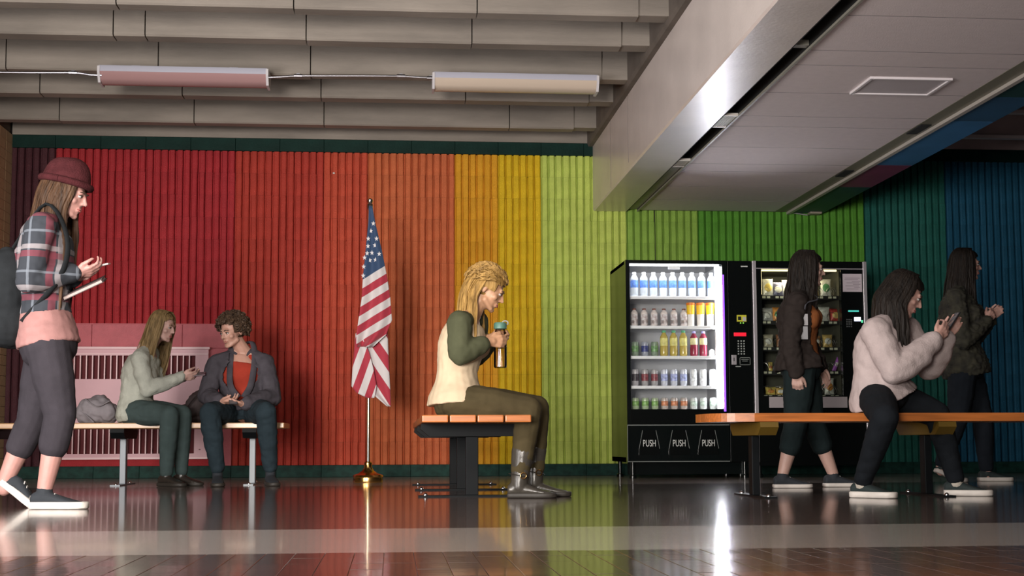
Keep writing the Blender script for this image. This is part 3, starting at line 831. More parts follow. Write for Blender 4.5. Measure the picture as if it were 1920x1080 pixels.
def can(h, r, m, m2, label, group):
    t_ = thing('drink_can', label, 'can', (0, 0, 0), group)
    MB().lathe((0, 0, 0), [(r * .75, 0), (r * .8, .002), (r, .010), (r, h - .014), (r * .84, h - .002)], 14).build('body', m, t_, True)
    MB().lathe((0, 0, 0), [(r * .84, h - .0025), (r * .86, h), (r * .8, h), (r * .78, h - .004)], 14).build('lid', mat('can_lid', (0.7, 0.7, 0.72), 0.3, metal=.9), t_, True)
    MB().lathe((0, 0, 0), [(r * 1.002, h * .3), (r * 1.012, h * .31), (r * 1.012, h * .7), (r * 1.002, h * .71)], 14).build('print_band', m2, t_, True)
    return t_
fy = VY + 0.125
first = {}
ORD = ['leftmost', 'second', 'third', 'fourth', 'fifth', 'sixth', 'seventh', 'eighth', 'rightmost']
ROW = {0: 'front', 75: 'middle', 150: 'back'}
def place(proto_fn, key, px, zz, y=fy, label=None):
    c = Vector((xat(px, y, 650), y, zz + 0.001))
    if key not in first:
        first[key] = proto_fn(); o = first[key]; o.location = c
    else: o = dup(first[key], c)
    if label: o['label'] = label
    return o
# shelf 1: water
z = vz(549)
for k in range(9):
    px = 1190.5 + 18.1 * k
    place(lambda: bottle(z, 0.208, 0.034, clearp, bluel, capw, 'clear water bottle with blue label on the top shelf of the lit drinks machine', 'water bottles on the top shelf'), 'water', px, z, fy, '%s blue-labelled water bottle on the top shelf of the drinks machine' % (ORD[k] + ('' if k in (0, 8) else ' from left')))
# shelf 2: six small bottles, three orange topped cartons
z = vz(606)
brownc = mat('cap_brown', (0.20, 0.06, 0.04), 0.4); redl = mat('label_pink_red', (0.62, 0.32, 0.30), 0.5, var=0.5, vscale=35, col2=(0.85, 0.85, 0.85))
milk = mat('bottle_milky', (0.75, 0.66, 0.62), 0.3)
for k in range(6):
    place(lambda: bottle(z, 0.150, 0.031, milk, redl, brownc, 'small pale bottle with brown cap and reddish label on the second shelf of the drinks machine', 'small brown-capped bottles on the second shelf', (0.1, 0.66)), 'small', 1190 + 18.6 * k, z, fy, '%s small brown-capped bottle on the second drinks shelf' % (ORD[k] + ('' if k == 0 else ' from left')))
juice = mat('cup_yellow', (0.90, 0.58, 0.03), 0.4); orl = mat('cup_orange_lid', (0.75, 0.22, 0.03), 0.4); wcup = mat('cup_white', (0.84, 0.80, 0.76), 0.5)
def cup():
    t_ = thing('juice_cup', 'tall white and yellow cup with orange lid on the second shelf of the drinks machine', 'cup', (0, 0, 0), 'orange-lidded cups on the second shelf')
    MB().lathe((0, 0, 0), [(.026, 0), (.029, .004), (.031, .10)], 16).build('body', wcup, t_, True)
    MB().lathe((0, 0, 0), [(.031, .10), (.0335, .102), (.036, .178)], 16).build('yellow_band', juice, t_, True)
    MB().lathe((0, 0, 0), [(.036, .178), (.038, .180), (.038, .196), (.034, .200)], 16).build('lid', orl, t_, True)
    return t_
for k in range(3):
    place(cup, 'cup', 1296 + 18.2 * k, z, fy, '%s tall yellow cup with orange lid on the second drinks shelf' % ('left', 'middle', 'right')[k])
# shelf 3: cans, tea bottles, dark bottles
z = vz(664)
tea = mat('tea_yellow', (0.52, 0.40, 0.10), 0.2); teal_l = mat('tea_label', (0.72, 0.66, 0.22), 0.5, var=0.3, vscale=25); gcap = mat('cap_green', (0.10, 0.42, 0.22), 0.4)
berry = mat('berry_dark', (0.28, 0.03, 0.06), 0.2); berry_l = mat('berry_label', (0.78, 0.72, 0.40), 0.5, var=0.3, vscale=25); pcap = mat('cap_lilac', (0.45, 0.42, 0.80), 0.4)
cg = mat('can_green_grey', (0.30, 0.38, 0.28), 0.35, metal=.4, var=0.3, vscale=30); cg2 = mat('can_green_print', (0.16, 0.30, 0.12), 0.4, var=0.5, vscale=40)
cb_ = mat('can_navy_grey', (0.45, 0.47, 0.55), 0.35, metal=.4, var=0.3, vscale=30); cb2 = mat('can_navy_print', (0.05, 0.06, 0.20), 0.4, var=0.5, vscale=40)
for k in range(3):
    for dy in (0, 0.075):
        kk = ('g', 'b', 'g')[k]
        place((lambda: can(.122, .031, cg, cg2, 'grey-green can at the left of the middle shelf of the drinks machine', 'grey-green cans on the middle shelf')) if kk == 'g' else
              (lambda: can(.122, .031, cb_, cb2, 'silver and navy can between grey-green cans on the middle shelf', 'navy cans on the middle shelf')), 'can3' + kk, 1191 + 18.2 * k, z, fy + dy, '%s can, %s column on the middle drinks shelf' % (('front grey-green', 'front silver and navy', 'front grey-green')[k] if not dy else ('rear grey-green', 'rear silver and navy', 'rear grey-green')[k], ('left', 'middle', 'right')[k]))
for k in range(3):
    place(lambda: bottle(z, 0.218, 0.034, tea, teal_l, gcap, 'yellow tea bottle with green cap on the middle shelf of the drinks machine', 'green-capped tea bottles', (0.40, 0.70)), 'tea', 1245 + 18.2 * k, z, fy, '%s yellow tea bottle with green cap on the middle drinks shelf' % ('left', 'middle', 'right')[k])
for k in range(2):
    place(lambda: bottle(z, 0.212, 0.033, berry, berry_l, pcap, 'dark red juice bottle with lilac cap on the middle shelf of the drinks machine', 'lilac-capped juice bottles', (0.46, 0.72)), 'berry', 1301 + 17.6 * k, z, fy, '%s dark red bottle with lilac cap on the middle drinks shelf' % ('left', 'right')[k])
o = thing('small_carton', 'small plain white carton at the right end of the middle drinks shelf', 'carton', (0, 0, 0))
MB().box((-.022, -.02, 0), (.022, .02, .046), bev=.002).build('body', wcup, o); MB().prism([(-.022, .046), (.022, .046), (.004, .06), (-.004, .06)], 'y', -.018, .018).build('top_fold', wcup, o)
o.location = (xat(1334, fy, 650), fy, z + .001)
# shelf 4: tall cans
z = vz(721)
K4 = [('dark', (0.55, 0.53, 0.55), (0.06, 0.05, 0.06), 'silver and black'), ('red', (0.50, 0.48, 0.48), (0.24, 0.06, 0.07), 'silver and dark red'), ('blue', (0.74, 0.76, 0.85), (0.38, 0.42, 0.72), 'white and pale blue'), ('white', (0.80, 0.80, 0.80), (0.66, 0.67, 0.68), 'plain white')]
for k in range(9):
    q = K4[0] if k < 1 else K4[1] if k < 3 else K4[2] if k < 6 else K4[3]
    for dy in (0, .075, .15):
        place(lambda: can(.140, .030, mat('tallcan_' + q[0], q[1], .35, .3, var=.2, vscale=30), mat('tallprint_' + q[0], q[2], .4, var=.5, vscale=40), q[3] + ' tall can on the fourth shelf of the drinks machine', q[3] + ' tall cans on the fourth shelf'), 'can4' + q[0], 1190.5 + 18.1 * k, z, fy + dy, '%s tall can, %s row, %s column of the fourth drinks shelf' % (q[3], ROW[round(dy * 1000)], ORD[k]))
# shelf 5: cans half hidden by the dark lower glass
z = vz(766)
K5 = [('green', (0.50, 0.60, 0.40), (0.22, 0.40, 0.12), 'pale green'), ('orange', (0.66, 0.58, 0.54), (0.62, 0.24, 0.12), 'silver and orange'), ('mint', (0.76, 0.79, 0.76), (0.55, 0.66, 0.58), 'white and mint')]
for k in range(9):
    q = K5[k // 3]
    for dy in (0, .075, .15):
        place(lambda: can(.098, .030, mat('can5_' + q[0], q[1], .35, .3, var=.2, vscale=30), mat('can5print_' + q[0], q[2], .4, var=.5, vscale=40), q[3] + ' short can on the lowest shelf of the drinks machine', q[3] + ' cans on the lowest shelf'), 'can5' + q[0], 1190.5 + 18.1 * k, z, fy + dy, '%s short can, %s row, %s column of the lowest drinks shelf' % (q[3], ROW[round(dy * 1000)], ORD[k]))

# ------------------------------------------------------------------ snack machine
SX0, SX1 = vx(1413), vx(1628)
t = thing('snack_machine', 'black snack vending machine with silver edges and dim window', 'vending machine', ((SX0 + SX1) / 2, VY + D / 2, 0))
sz0, sz1 = 0.10, vz(481)
mb = MB()
mb.box((SX0, VY + 0.06, sz0), (SX0 + 0.03, VY + D, sz1)).box((SX1 - 0.03, VY + 0.06, sz0), (SX1, VY + D, sz1)).box((SX0, VY + 0.06, sz1 - 0.03), (SX1, VY + D, sz1)).box((SX0, VY + D - 0.02, sz0), (SX1, VY + D, sz1)).box((SX0, VY + 0.06, sz0), (SX1, VY + D, sz0 + 0.04))
mb.build('cabinet', black, t)
for sx in (SX0 + 0.06, SX1 - 0.06):
    for sy in (VY + 0.10, VY + D - 0.06):
        MB().lathe((sx, sy, 0), [(0.03, 0), (0.03, 0.02), (0.018, 0.03), (0.018, sz0)], 10).build('foot', black, t, True)
gx0, gx1, gz0, gz1 = vx(1430), vx(1580), vz(741), vz(496)
d = MB()
d.box((SX0 + .01, VY, sz0), (gx0, VY + .06, sz1)).box((gx1, VY, sz0), (SX1 - .01, VY + .06, sz1)).box((gx0, VY, gz1), (gx1, VY + .06, sz1)).box((gx0, VY, sz0), (gx1, VY + .06, gz0))
door = d.build('door', black2, t)
MB().box((SX0, VY - .012, sz0 + .03), (vx(1420), VY + .06, sz1), bev=.003).build('silver_edge', silver, t)
MB().box((vx(1621), VY - .012, sz0 + .03), (SX1, VY + .06, sz1), bev=.003).build('silver_edge', silver, t)
MB().box((vx(1420), VY - .004, vz(496.5)), (vx(1621), VY, vz(494.5))).build('trim_line', silver, door)
MB().box((gx0, VY + .02, gz0), (gx1, VY + .024, gz1)).build('window_pane', glass_mat('snack_glass', (0.9, 0.92, 0.9), 1.25), t)
iy2 = VY + .55
mb = MB()
snin = mat('snack_interior', (0.10, 0.095, 0.07), 0.6)
mb.box((gx0 - .02, iy2, gz0), (gx1 + .02, iy2 + .01, gz1)).box((gx0 - .012, VY + .06, gz0), (gx0 - .002, iy2, gz1)).box((gx1 + .002, VY + .06, gz0), (gx1 + .012, iy2, gz1)).box((gx0, VY + .06, gz1), (gx1, iy2, gz1 + .01)).box((gx0, VY + .06, gz0 - .012), (gx1, iy2, gz0 - .002))
mb.build('interior', snin, t)
warm = mat('snack_light', (1.0, 0.80, 0.42), .5, emit=2.6)
MB().box((gx0 + .002, VY + .035, vz(545)), (gx0 + .012, VY + .05, gz1 - .01)).build('light_tube', warm, t)
MB().box((gx0 + .02, VY + .05, gz1 - .012), (gx1 - .02, VY + .075, gz1 - .002)).build('light_tube', warm, t)
area('snack_machine_lamp', ((gx0 + gx1) / 2 - .1, VY + .09, gz1 - .03), ((gx0 + gx1) / 2, VY + .2, gz0), .4, .04, 3.6, (1.0, 0.85, 0.55))
TR = [549, 598, 649, 695, 741]
tray_m = mat('tray_black', (0.012, 0.012, 0.013), 0.4); coil_m = mat('coil_steel', (0.6, 0.6, 0.6), .3, metal=1)
gw = gx1 - gx0
for py in TR:
    zz = vz(py)
    tr = MB().box((gx0, VY + .075, zz - .012), (gx1, iy2, zz)).box((gx0, VY + .068, zz - .022), (gx1, VY + .076, zz + .012)).build('tray', tray_m, t)
    for k in range(6):
        cx = gx0 + gw * (k + .5) / 6
        MB().tube([(cx + .038 * math.cos(a), VY + .085 + a * .0075, zz + .05 + .038 * math.sin(a)) for a in [i * math.pi / 5 for i in range(24)]], .0018, 5).build('coil', coil_m, tr, True)
    tg = MB().box((-.014, VY + .063, zz - .012), (.014, VY + .067, zz + .006)).mesh('price_tag', [mat('snack_tag', (0.55, 0.55, 0.42), .5)])
    for k in range(6):
        for e in (-.02, .02):
            o = link('price_tag', tg, tr); o.location = Vector((gx0 + gw * (k + .5) / 6 + e, 0, 0)) - org(t)
def bag_mesh(wd, ht, th, m, m2):
    rings_ = []
    nz = 9
    mbb = MB()
    for i in range(nz + 1):
        v = i / nz; puff = math.sin(math.pi * v) ** .6 if 0 < v < 1 else 0
        row = []
        for k in range(16):
            a = 2 * math.pi * k / 16
            x = math.cos(a); y = math.sin(a)
            row.append((x * wd / 2 * (.92 + .08 * abs(2 * v - 1)), y * (th / 2 * puff + .0015), ht * v))
        rings_.append(row)
    mbb.rings(rings_, 0)
    for i in range(0): pass
    me = mbb.mesh('bag_body', [m])
    return me
def snack(label, cx, zz, wd, ht, th, c1, c2, rot=0, tilt=0, cat='snack bag', nm='snack_bag'):
    o = thing(nm, label, cat, (0, 0, 0))
    me = bag_mesh(wd, ht, th, mat('foil_%d_%d_%d' % tuple(int(c * 99) for c in c1), c1, .3, .15, var=.35, vscale=22, bump=.4, bscale=50), None)
    link('pouch', me, o, True, 60)
    m_ = MB(); m_.ell((0, -th * .40, ht * .5), (Vector((1, 0, 0)), Vector((0, 1, 0)), Vector((0, 0, 1))), (wd * .33, th * .16, ht * .24), 12)
    m_.build('printed_panel', mat('print_%d_%d_%d' % tuple(int(c * 99) for c in c2), c2, .4, var=.4, vscale=30), o, True)
    MB().box((-wd / 2, -.002, ht - .012), (wd / 2, .002, ht), 0).box((-wd / 2, -.002, 0), (wd / 2, .002, .010)).build('crimped_seal', mat('seal_%d_%d_%d' % tuple(int(c * 99) for c in c1), tuple(c * .8 for c in c1), .35, .2), o)
    o.location = (cx, VY + .13, zz + .004 + (abs(math.sin(tilt)) * wd / 2)); o.rotation_euler = (R(-6), tilt, rot)
    return o
W_, Yl, Or, Rd, Br, Gd, Gy, Gn, Pu = (0.75, .74, .66), (.72, .55, .14), (.62, .26, .06), (.42, .05, .04), (.26, .12, .06), (.66, .46, .16), (.42, .42, .40), (.10, .28, .12), (.40, .12, .50)
rows = [
 (549, 1, [(1442, .16, 'large yellow and white crisp bag', W_, Yl, R(0)), (1461, .13, 'dark blue and white crisp bag', (.12, .12, .2), W_, 0), (1480, .15, 'white crisp bag', W_, Gy, 0), (1503, .14, 'grey foil crisp bag', Gy, W_, 0), (1527, .14, 'tan crisp bag', Gd, W_, 0), (1551, .16, 'white and green crisp bag', W_, Gn, 0)]),
 (598, 2, [(1441, .125, 'pale grey pretzel bag', Gy, W_, 0), (1460, .13, 'orange snack bag with green print', Or, Gn, 0), (1481, .12, 'brown cracker bag', Br, Yl, 0), (1503, .12, 'golden cracker bag', Gd, Or, 0), (1547, .135, 'plain white snack bag', W_, W_, 0), (1568, .12, 'red snack box bag', Rd, Gd, 0)]),
 (649, 3, [(1441, .12, 'beige biscuit bag', (.5, .46, .34), W_, 0), (1465, .12, 'brown biscuit bag with pink print', Br, (.5, .25, .2), 0), (1486, .1, 'dark teal biscuit bag', (.03, .1, .12), Gy, 0), (1508, .1, 'maroon biscuit bag', (.2, .04, .04), Gd, 0), (1530, .11, 'copper biscuit bag', (.35, .18, .08), W_, 0), (1552, .12, 'shiny gold biscuit bag', Gd, W_, 0)]),
 (695, 4, [(1444, .085, 'yellow wafer bar', Yl, Rd, 0), (1459, .10, 'tall grey foil bar', (.3, .3, .25), Gy, 0), (1480, .09, 'green chocolate bar', Gn, Gy, 0), (1505, .09, 'dark chocolate bar', Br, Gd, 0), (1530, .10, 'blue-grey chocolate bar', (.1, .18, .2), Gy, 0), (1562, .13, 'leaning violet and white bar', Pu, W_, R(24))]),
 (741, 5, [(1443, .075, 'yellow sweet pouch', Yl, Or, 0), (1462, .07, 'pale sweet pouch', Gd, W_, 0), (1482, .08, 'dark sweet pouch', Br, Rd, 0), (1507, .085, 'green sweet pouch', Gn, Gy, 0), (1529, .09, 'teal foil sweet pouch', (.08, .18, .18), Gy, 0), (1553, .15, 'white pouch with orange and red print', W_, Or, 0)]),
]
nth = {1: 'top', 2: 'second', 3: 'middle', 4: 'fourth', 5: 'lowest'}
for py, n_, items in rows:
    for px, ht, lb, c1, c2, tl_ in items:
        bar = 'bar' in lb
        snack('%s on the %s tray of the snack machine' % (lb, nth[n_]), xat(px, VY + .13, 650), vz(py), .036 if bar else .098 if n_ < 3 else .088, ht, .022 if bar else .05, c1, c2, 0, tl_, 'snack bar' if bar else 'snack bag', 'snack_bar' if bar else 'snack_bag')
MB().box((vx(1440), VY - .006, vz(764)), (vx(1586), VY + .001, vz(743)), bev=.002).build('delivery_flap', mat('flap_grey', (0.36, .32, .33), .4), t)
nt_ = MB().box((vx(1583), VY - .004, vz(540)), (vx(1619), VY - .0015, vz(505))).build('paper_notice', mat('paper', (0.55, .48, .52), .7), t)
q = MB()
for k, (a, b_) in enumerate(((1587, 1615), (1586, 1612), (1600, 1616), (1590, 1614), (1602, 1616), (1588, 1613), (1604, 1615), (1590, 1612))):
    py = 513 + k * 3
    q.box((vx(a), VY - .0048, vz(py + .9)), (vx(b_), VY - .004, vz(py)))
q.build('print_lines', mat('print_grey', (.22, .18, .21), .7), nt_)
plate('price_display', 1592, 576, 1612, 579, mat('led_cyan', (0.08, .6, .5), .4, emit=.7), t, .004, VY)
plate('bill_light', 1603, 589, 1615, 597, mat('led_white', (0.75, .8, 1), .4, emit=2.2), t, .006, VY)
plate('indicator', 1616, 595, 1619, 600, mat('led_mint', (0.1, .7, .35), .4, emit=.8), t, .006, VY)
for r_ in range(5):
    for c_ in range(3):
        plate('key', 1588 + c_ * 4, 593 + r_ * 3.4, 1590.5 + c_ * 4, 594.8 + r_ * 3.4, mat('key_dark', (.12, .13, .13), .4), t, .003, VY, 0)
# ------------------------------------------------------------------ people
def V(*a): return Vector(a)
skin_m = {}
def skin(name, col):
    m = mat('skin_' + name, col, 0.5, var=0.06, vscale=30)
    m.node_tree.nodes['Principled BSDF'].inputs['Subsurface Weight'].default_value = 0.12
    m.node_tree.nodes['Principled BSDF'].inputs['Subsurface Radius'].default_value = (0.01, 0.004, 0.002)
    return m
def hair_mat(name, col, col2): return mat('hair_' + name, col, 0.55, spec=0.2, var=0.35, vscale=55, col2=col2, stretch=(1, 1, 0.06), bump=0.5, bscale=160)
def cloth_mat(name, col, var=0.12, bscale=300, rough=0.9, bump=0.15): return mat('cloth_' + name, col, rough, spec=0.15, var=var, vscale=14, bump=bump, bscale=bscale)

def frame(fwd, up):
    f = Vector(fwd).normalized(); u = Vector(up)
    u = (u - f * u.dot(f)).normalized(); r = f.cross(u)
    return r, f, u                                  # right, forward, up

def torso(mb, J, infl=0.0, t0=-0.2, t1=1.08, wide=1.0, belly=0.0, bust=0.0, nseg=20, flare=0.0):
    """stacked rings from the crotch to the base of the neck"""
    hip = (J['hipL'] + J['hipR']) / 2; sh = (J['shL'] + J['shR']) / 2
    ctrl = J.get('waist', hip.lerp(sh, 0.5))
    hr = (J['hipR'] - J['hipL']).normalized(); sr = (J['shR'] - J['shL']).normalized()
    prof = [(-0.20, .085, .085), (-0.14, .135, .112), (-0.04, .165, .122), (0.08, .166, .118), (0.24, .140, .100), (0.38, .128, .094), (0.52, .138, .102),
            (0.68, .150, .114), (0.82, .158, .112), (0.94, .152, .092), (1.01, .115, .072), (1.08, .062, .056)]
    rs = []
    def pt(t):
        if t <= 0: return hip + (hip - ctrl).normalized() * (-t) * (ctrl - hip).length * 2
        if t >= 1: return sh + (J['neck'] - sh) * min(1.3, (t - 1) / 0.08 * 0.6)
        return hip * (1 - t) ** 2 + ctrl * 2 * t * (1 - t) + sh * t * t
    prev = None
    for t, wd, dp in prof:
        if t < t0 - 1e-6 or t > t1 + 1e-6: continue
        c = pt(t); d = (pt(t + .02) - pt(t - .02)).normalized()
        r = hr.lerp(sr, min(1, max(0, t))); r = (r - d * r.dot(d)).normalized()
        f = d.cross(r).normalized(); 
        fl = flare * max(0, 0.3 - t)
        ring = []
        for k in range(nseg):
            a = 2 * math.pi * k / nseg
            q = math.sin(a)
            x = (wd * wide + infl + fl) * math.cos(a); y = (dp + infl + fl + (belly * math.exp(-((t - .2) / .2) ** 2) if q > 0 else 0)) * q
            ring.append(c + r * x + f * (-y))
        rs.append(ring)
    mb.rings(rs)
    # forward direction of the chest
    d = (pt(.8) - pt(.7)).normalized(); f = d.cross(sr).normalized()
    J['_f'] = f
    if bust:
        c = pt(.74)
        for s in (-1, 1): mb.ell(c + sr * s * .072 + f * (.075 + infl), (sr, f, d), (.062 + infl * .5, .045 + infl * .5, .062 + infl * .5))
    return f

def limb(mb, a, b, c, r, infl=0.0, upto=1.0, bulge=0.0, n=14):
    """two-segment tapered limb a-b-c, r = (start, above joint, joint, mid, end)"""
    ra, rb, rj, rm, rc = [x + infl for x in r]
    mb.cap_(a, a.lerp(b, .55), ra, (ra + rb) / 2, n)
    mb.cap_(a.lerp(b, .5), b, (ra + rb) / 2, rj, n)
    m_ = b.lerp(c, .32); e = b.lerp(c, upto)
    mb.cap_(b, m_, rj, rm, n)
    if upto > .32:
        mb.cap_(m_, e, rm, rm + (rc - rm) * (upto - .32) / .68, n)

ARM = (.052, .043, .040, .041, .028)
LEG = (.088, .070, .058, .056, .036)
def yoke(mb, J, infl):
    for s in 'LR': mb.cap_(J['sh' + s], J['neck'].lerp(J['sh' + s], .42) - Vector((0, 0, .012)), .050 + infl, .040 + infl)

FINGERS = ((-.031, .074, .95), (-.0105, .080, 1.08), (.0105, .076, 1.0), (.030, .066, .80))
def hand(mb, wr, d, palm, thumb_side, curl=0.6, scale=0.93, thumb_curl=0.3, curls=None):
    """wr wrist, d towards the knuckles, palm = the way the palm faces, thumb_side = the way the thumb lies"""
    d = Vector(d).normalized(); n = Vector(palm); n = (n - d * n.dot(d)).normalized()
    t = Vector(thumb_side); t = (t - d * t.dot(d) - n * t.dot(n)).normalized()
    S = scale
    mb.cap_(wr - d * .02 * S, wr + d * .02 * S, .026 * S, .027 * S)
    for i, (o, kl, fl) in enumerate(FINGERS):
        k = wr + d * kl * S - t * o * S
        mb.cap_(wr + d * .012 * S - t * o * .55 * S, k, .0150 * S, .0110 * S, 10)
        a = (curls[i] if curls else curl) ; p = k; r0 = .0092 * S
        spread = -t * o * 2.2
        ang = a * .6
        for seg, L in enumerate((.042, .026, .021)):
            dd = (d * math.cos(ang) + n * math.sin(ang) + spread * (.6 if seg == 0 else 0.2)).normalized()
            q = p + dd * L * fl * S
            mb.cap_(p, q, r0, r0 - .0009 * S, 10)
            p = q; r0 -= .0009 * S; ang += a * (.85 if seg == 0 else .6)
    p = wr + d * .014 * S + t * .018 * S
    q = p + (d * .62 + t * .62 + n * .28).normalized() * .042 * S
    mb.cap_(p, q, .0155 * S, .0125 * S, 10)
    e = q + (d * .86 + t * .22 + n * thumb_curl).normalized() * .032 * S
    mb.cap_(q, e, .0115 * S, .0102 * S, 10)
    mb.cap_(e, e + (d * .9 - t * .02 + n * (thumb_curl + .25)).normalized() * .026 * S, .0102 * S, .0085 * S, 10)

def head_shape(mb, c, fr, neck, s=1.0):
    r, f, u = fr
    P = lambda x, y, z: c + (r * x + f * y + u * z) * s
    E = lambda x, y, z, a, b, h: mb.ell(P(x, y, z), (r, f, u), (a * s, b * s, h * s), 18)
    E(0, -.012, .032, .074, .094, .083)             # skull
    E(0, .030, -.020, .060, .064, .078)             # face
    E(0, .030, -.062, .050, .055, .046)             # jaw
    E(0, .076, -.095, .020, .017, .015)             # chin
    mb.cap_(P(-.028, .080, .022), P(.028, .080, .022), .012 * s, .012 * s)
    mb.cap_(P(0, .089, .012), P(0, .110, -.026), .0078 * s, .0098 * s)
    for k in (-1, 1):
        mb.cap_(P(.009 * k, .098, -.029), P(.011 * k, .094, -.031), .0075 * s, .0065 * s, 10)
        E(.041 * k, .060, -.026, .022, .022, .020)
        E(.074 * k, -.008, -.008, .008, .018, .029)
        mb.cap_(P(.046 * k, .02, -.062), P(.02 * k, .07, -.092), .020 * s, .014 * s)
    mb.cap_(P(-.014, .088, -.054), P(.014, .088, -.054), .0075 * s, .0075 * s)
    mb.cap_(P(-.012, .087, -.065), P(.012, .087, -.065), .0080 * s, .0080 * s)
    a = neck; b = P(0, -.012, -.05)
    mb.cap_(a - (b - a) * .35, a.lerp(b, .5), .062, .052); mb.cap_(a.lerp(b, .4), b, .052, .053)
    return P

def face_parts(t, c, fr, s, brow_m, lip_m, closed=False):
    r, f, u = fr
    P = lambda x, y, z: c + (r * x + f * y + u * z) * s
    eye_w = mat('eye_white', (.42, .39, .37), .3); iris = mat('eye_iris', (.05, .03, .02), .2)
    for k in (-1, 1):
        e = MB().ell(P(.030 * k, .0815, .001), (r, f, u), (.0125 * s, .0095 * s, .0070 * s), 12).build('eye', eye_w, t, True)
        MB().ell(P(.030 * k, .0885, .0005), (r, f, u), (.0058 * s, .0035 * s, .0060 * s), 10).build('iris', iris, e, True)
        MB().cap_(P(.014 * k, .0945, .021), P(.030 * k, .0935, .026), .0032 * s, .0036 * s, 8).cap_(P(.030 * k, .0935, .026), P(.046 * k, .083, .021), .0036 * s, .0022 * s, 8).build('eyebrow', brow_m, t, True)
        MB().cap_(P(.018 * k, .0890, .0065), P(.030 * k, .0905, .0095), .0024 * s, .0030 * s, 8).cap_(P(.030 * k, .0905, .0095), P(.043 * k, .083, .0055), .0030 * s, .0022 * s, 8).build('upper_eyelid', brow_m, t, True)
    m_ = MB()
    m_.tube([P(-.022, .0865, -.0585), P(-.011, .0945, -.0555), P(0, .0965, -.0565), P(.011, .0945, -.0555), P(.022, .0865, -.0585)], [.001, .0042 * s, .0038 * s, .0042 * s, .001], 8, 0, .8)
    m_.tube([P(-.021, .0865, -.0600), P(-.010, .0945, -.0645), P(0, .0965, -.0655), P(.010, .0945, -.0645), P(.021, .0865, -.0600)], [.001, .0044 * s, .0050 * s, .0044 * s, .001], 8, 0, .8)
    m_.build('lips', lip_m, t, True)

def cr_spline(P, n):
    out = []
    Q = [P[0] * 2 - P[1]] + P + [P[-1] * 2 - P[-2]]
    for i in range(1, len(Q) - 2):
        for k in range(n):
            t = k / n; a, b, c, d = Q[i - 1:i + 3]
            out.append(.5 * ((2 * b) + (c - a) * t + (2 * a - 5 * b + 4 * c - d) * t * t + (3 * b - a - 3 * c + d) * t ** 3))
    out.append(P[-1]); return out

def hair_cap(c, fr, s, grow=.010, hairline=.055, back=True):
    """scalp shell: an ellipsoid around the skull without the face"""
    r, f, u = fr
    vs, fs = [], []
    NU, NV = 40, 24
    for i in range(NV + 1):
        th = math.pi * i / NV
        for j in range(NU):
            a = 2 * math.pi * j / NU
            x, y, z = math.sin(th) * math.cos(a), math.sin(th) * math.sin(a), math.cos(th)
            wob = .0025 * math.sin(j * 2.9 + i) + .002 * math.sin(j * 5.1)
            vs.append((x * (.074 + grow + wob), -.012 + y * (.094 + grow + wob), .032 + z * (.083 + grow + wob * .5)))
    keep = []
    for i in range(NV):
        for j in range(NU):
            q = (i * NU + j, i * NU + (j + 1) % NU, (i + 1) * NU + (j + 1) % NU, (i + 1) * NU + j)
            m = sum((Vector(vs[k]) for k in q), Vector()) / 4
            face = m.y > .052 and m.z < hairline + .02 * math.cos(m.x * 30) - .0
            side = m.y > .005 and m.z < hairline - .06
            if face or side or m.z < -.062: continue
            keep.append(q)
    mb = MB()
    # outer shell plus inner shell so the cap has a thickness
    out = [c + (r * v[0] + f * v[1] + u * v[2]) * s for v in vs]
    inn = [c + (r * v[0] * .93 + f * (v[1] * .93) + u * (.032 + (v[2] - .032) * .93)) * s for v in vs]
    mb.add(out, keep); mb.add(inn, [tuple(reversed(q)) for q in keep])
    cnt = {}
    for q in keep:
        for a, b in zip(q, q[1:] + q[:1]): cnt[(a, b)] = 1
    k = len(out)
    mb.f += [(b, a, a + k, b + k) for (a, b) in cnt if (b, a) not in cnt]
    mb.m += [0] * (len(mb.f) - len(mb.m))
    return mb

def long_hair(c, fr, s, n, length, seed, fall=V(0, 0, -1), spread=1.0, az=(35, 325), front=(), wave=.008, r0=.011, part=.0):
    """locks that leave the parting, round the skull and hang to their length"""
    r, f, u = fr; rnd = random.Random(seed); mb = MB()
    P = lambda x, y, z: c + (r * x + f * y + u * z) * s
    for i in range(n):
        a = R(rnd.uniform(*az))                     # 0 = face, 180 = back of the head
        x, y = math.sin(a), math.cos(a)
        lay = rnd.uniform(1.06, 1.22)
        top = P(part + x * .02, -.01 + y * .03 + rnd.uniform(-.03, .03), .032 + .083 * 1.12)
        p1 = P(x * .074 * lay * .80, -.012 + y * .094 * lay * .80, .032 + .083 * .72)
        p2 = P(x * .076 * lay, -.012 + y * .096 * lay, .005 + rnd.uniform(-.01, .01))
        p3 = P(x * .078 * lay * spread, -.015 + y * .092 * lay * spread, -.075)
        L = length * rnd.uniform(.78, 1.05)
        side = (r * x * .25 + f * y * .22) * spread
        q = [top, p1, p2, p3]
        p = p3
        for k in range(1, 5):
            w = V(rnd.uniform(-1, 1), rnd.uniform(-1, 1), 0) * wave
            p = p + (fall + side * (.35 / k)).normalized() * (L / 4) + w
            q.append(p)
        pts = cr_spline(q, 3)
        m_ = len(pts)
        mb.tube(pts, [r0 * (1.0 if k < m_ * .7 else 1.0 - (k - m_ * .7) / (m_ * .3) * .85) * rnd.uniform(.9, 1.1) for k in range(m_)], 6, 0, .55)
    return mb

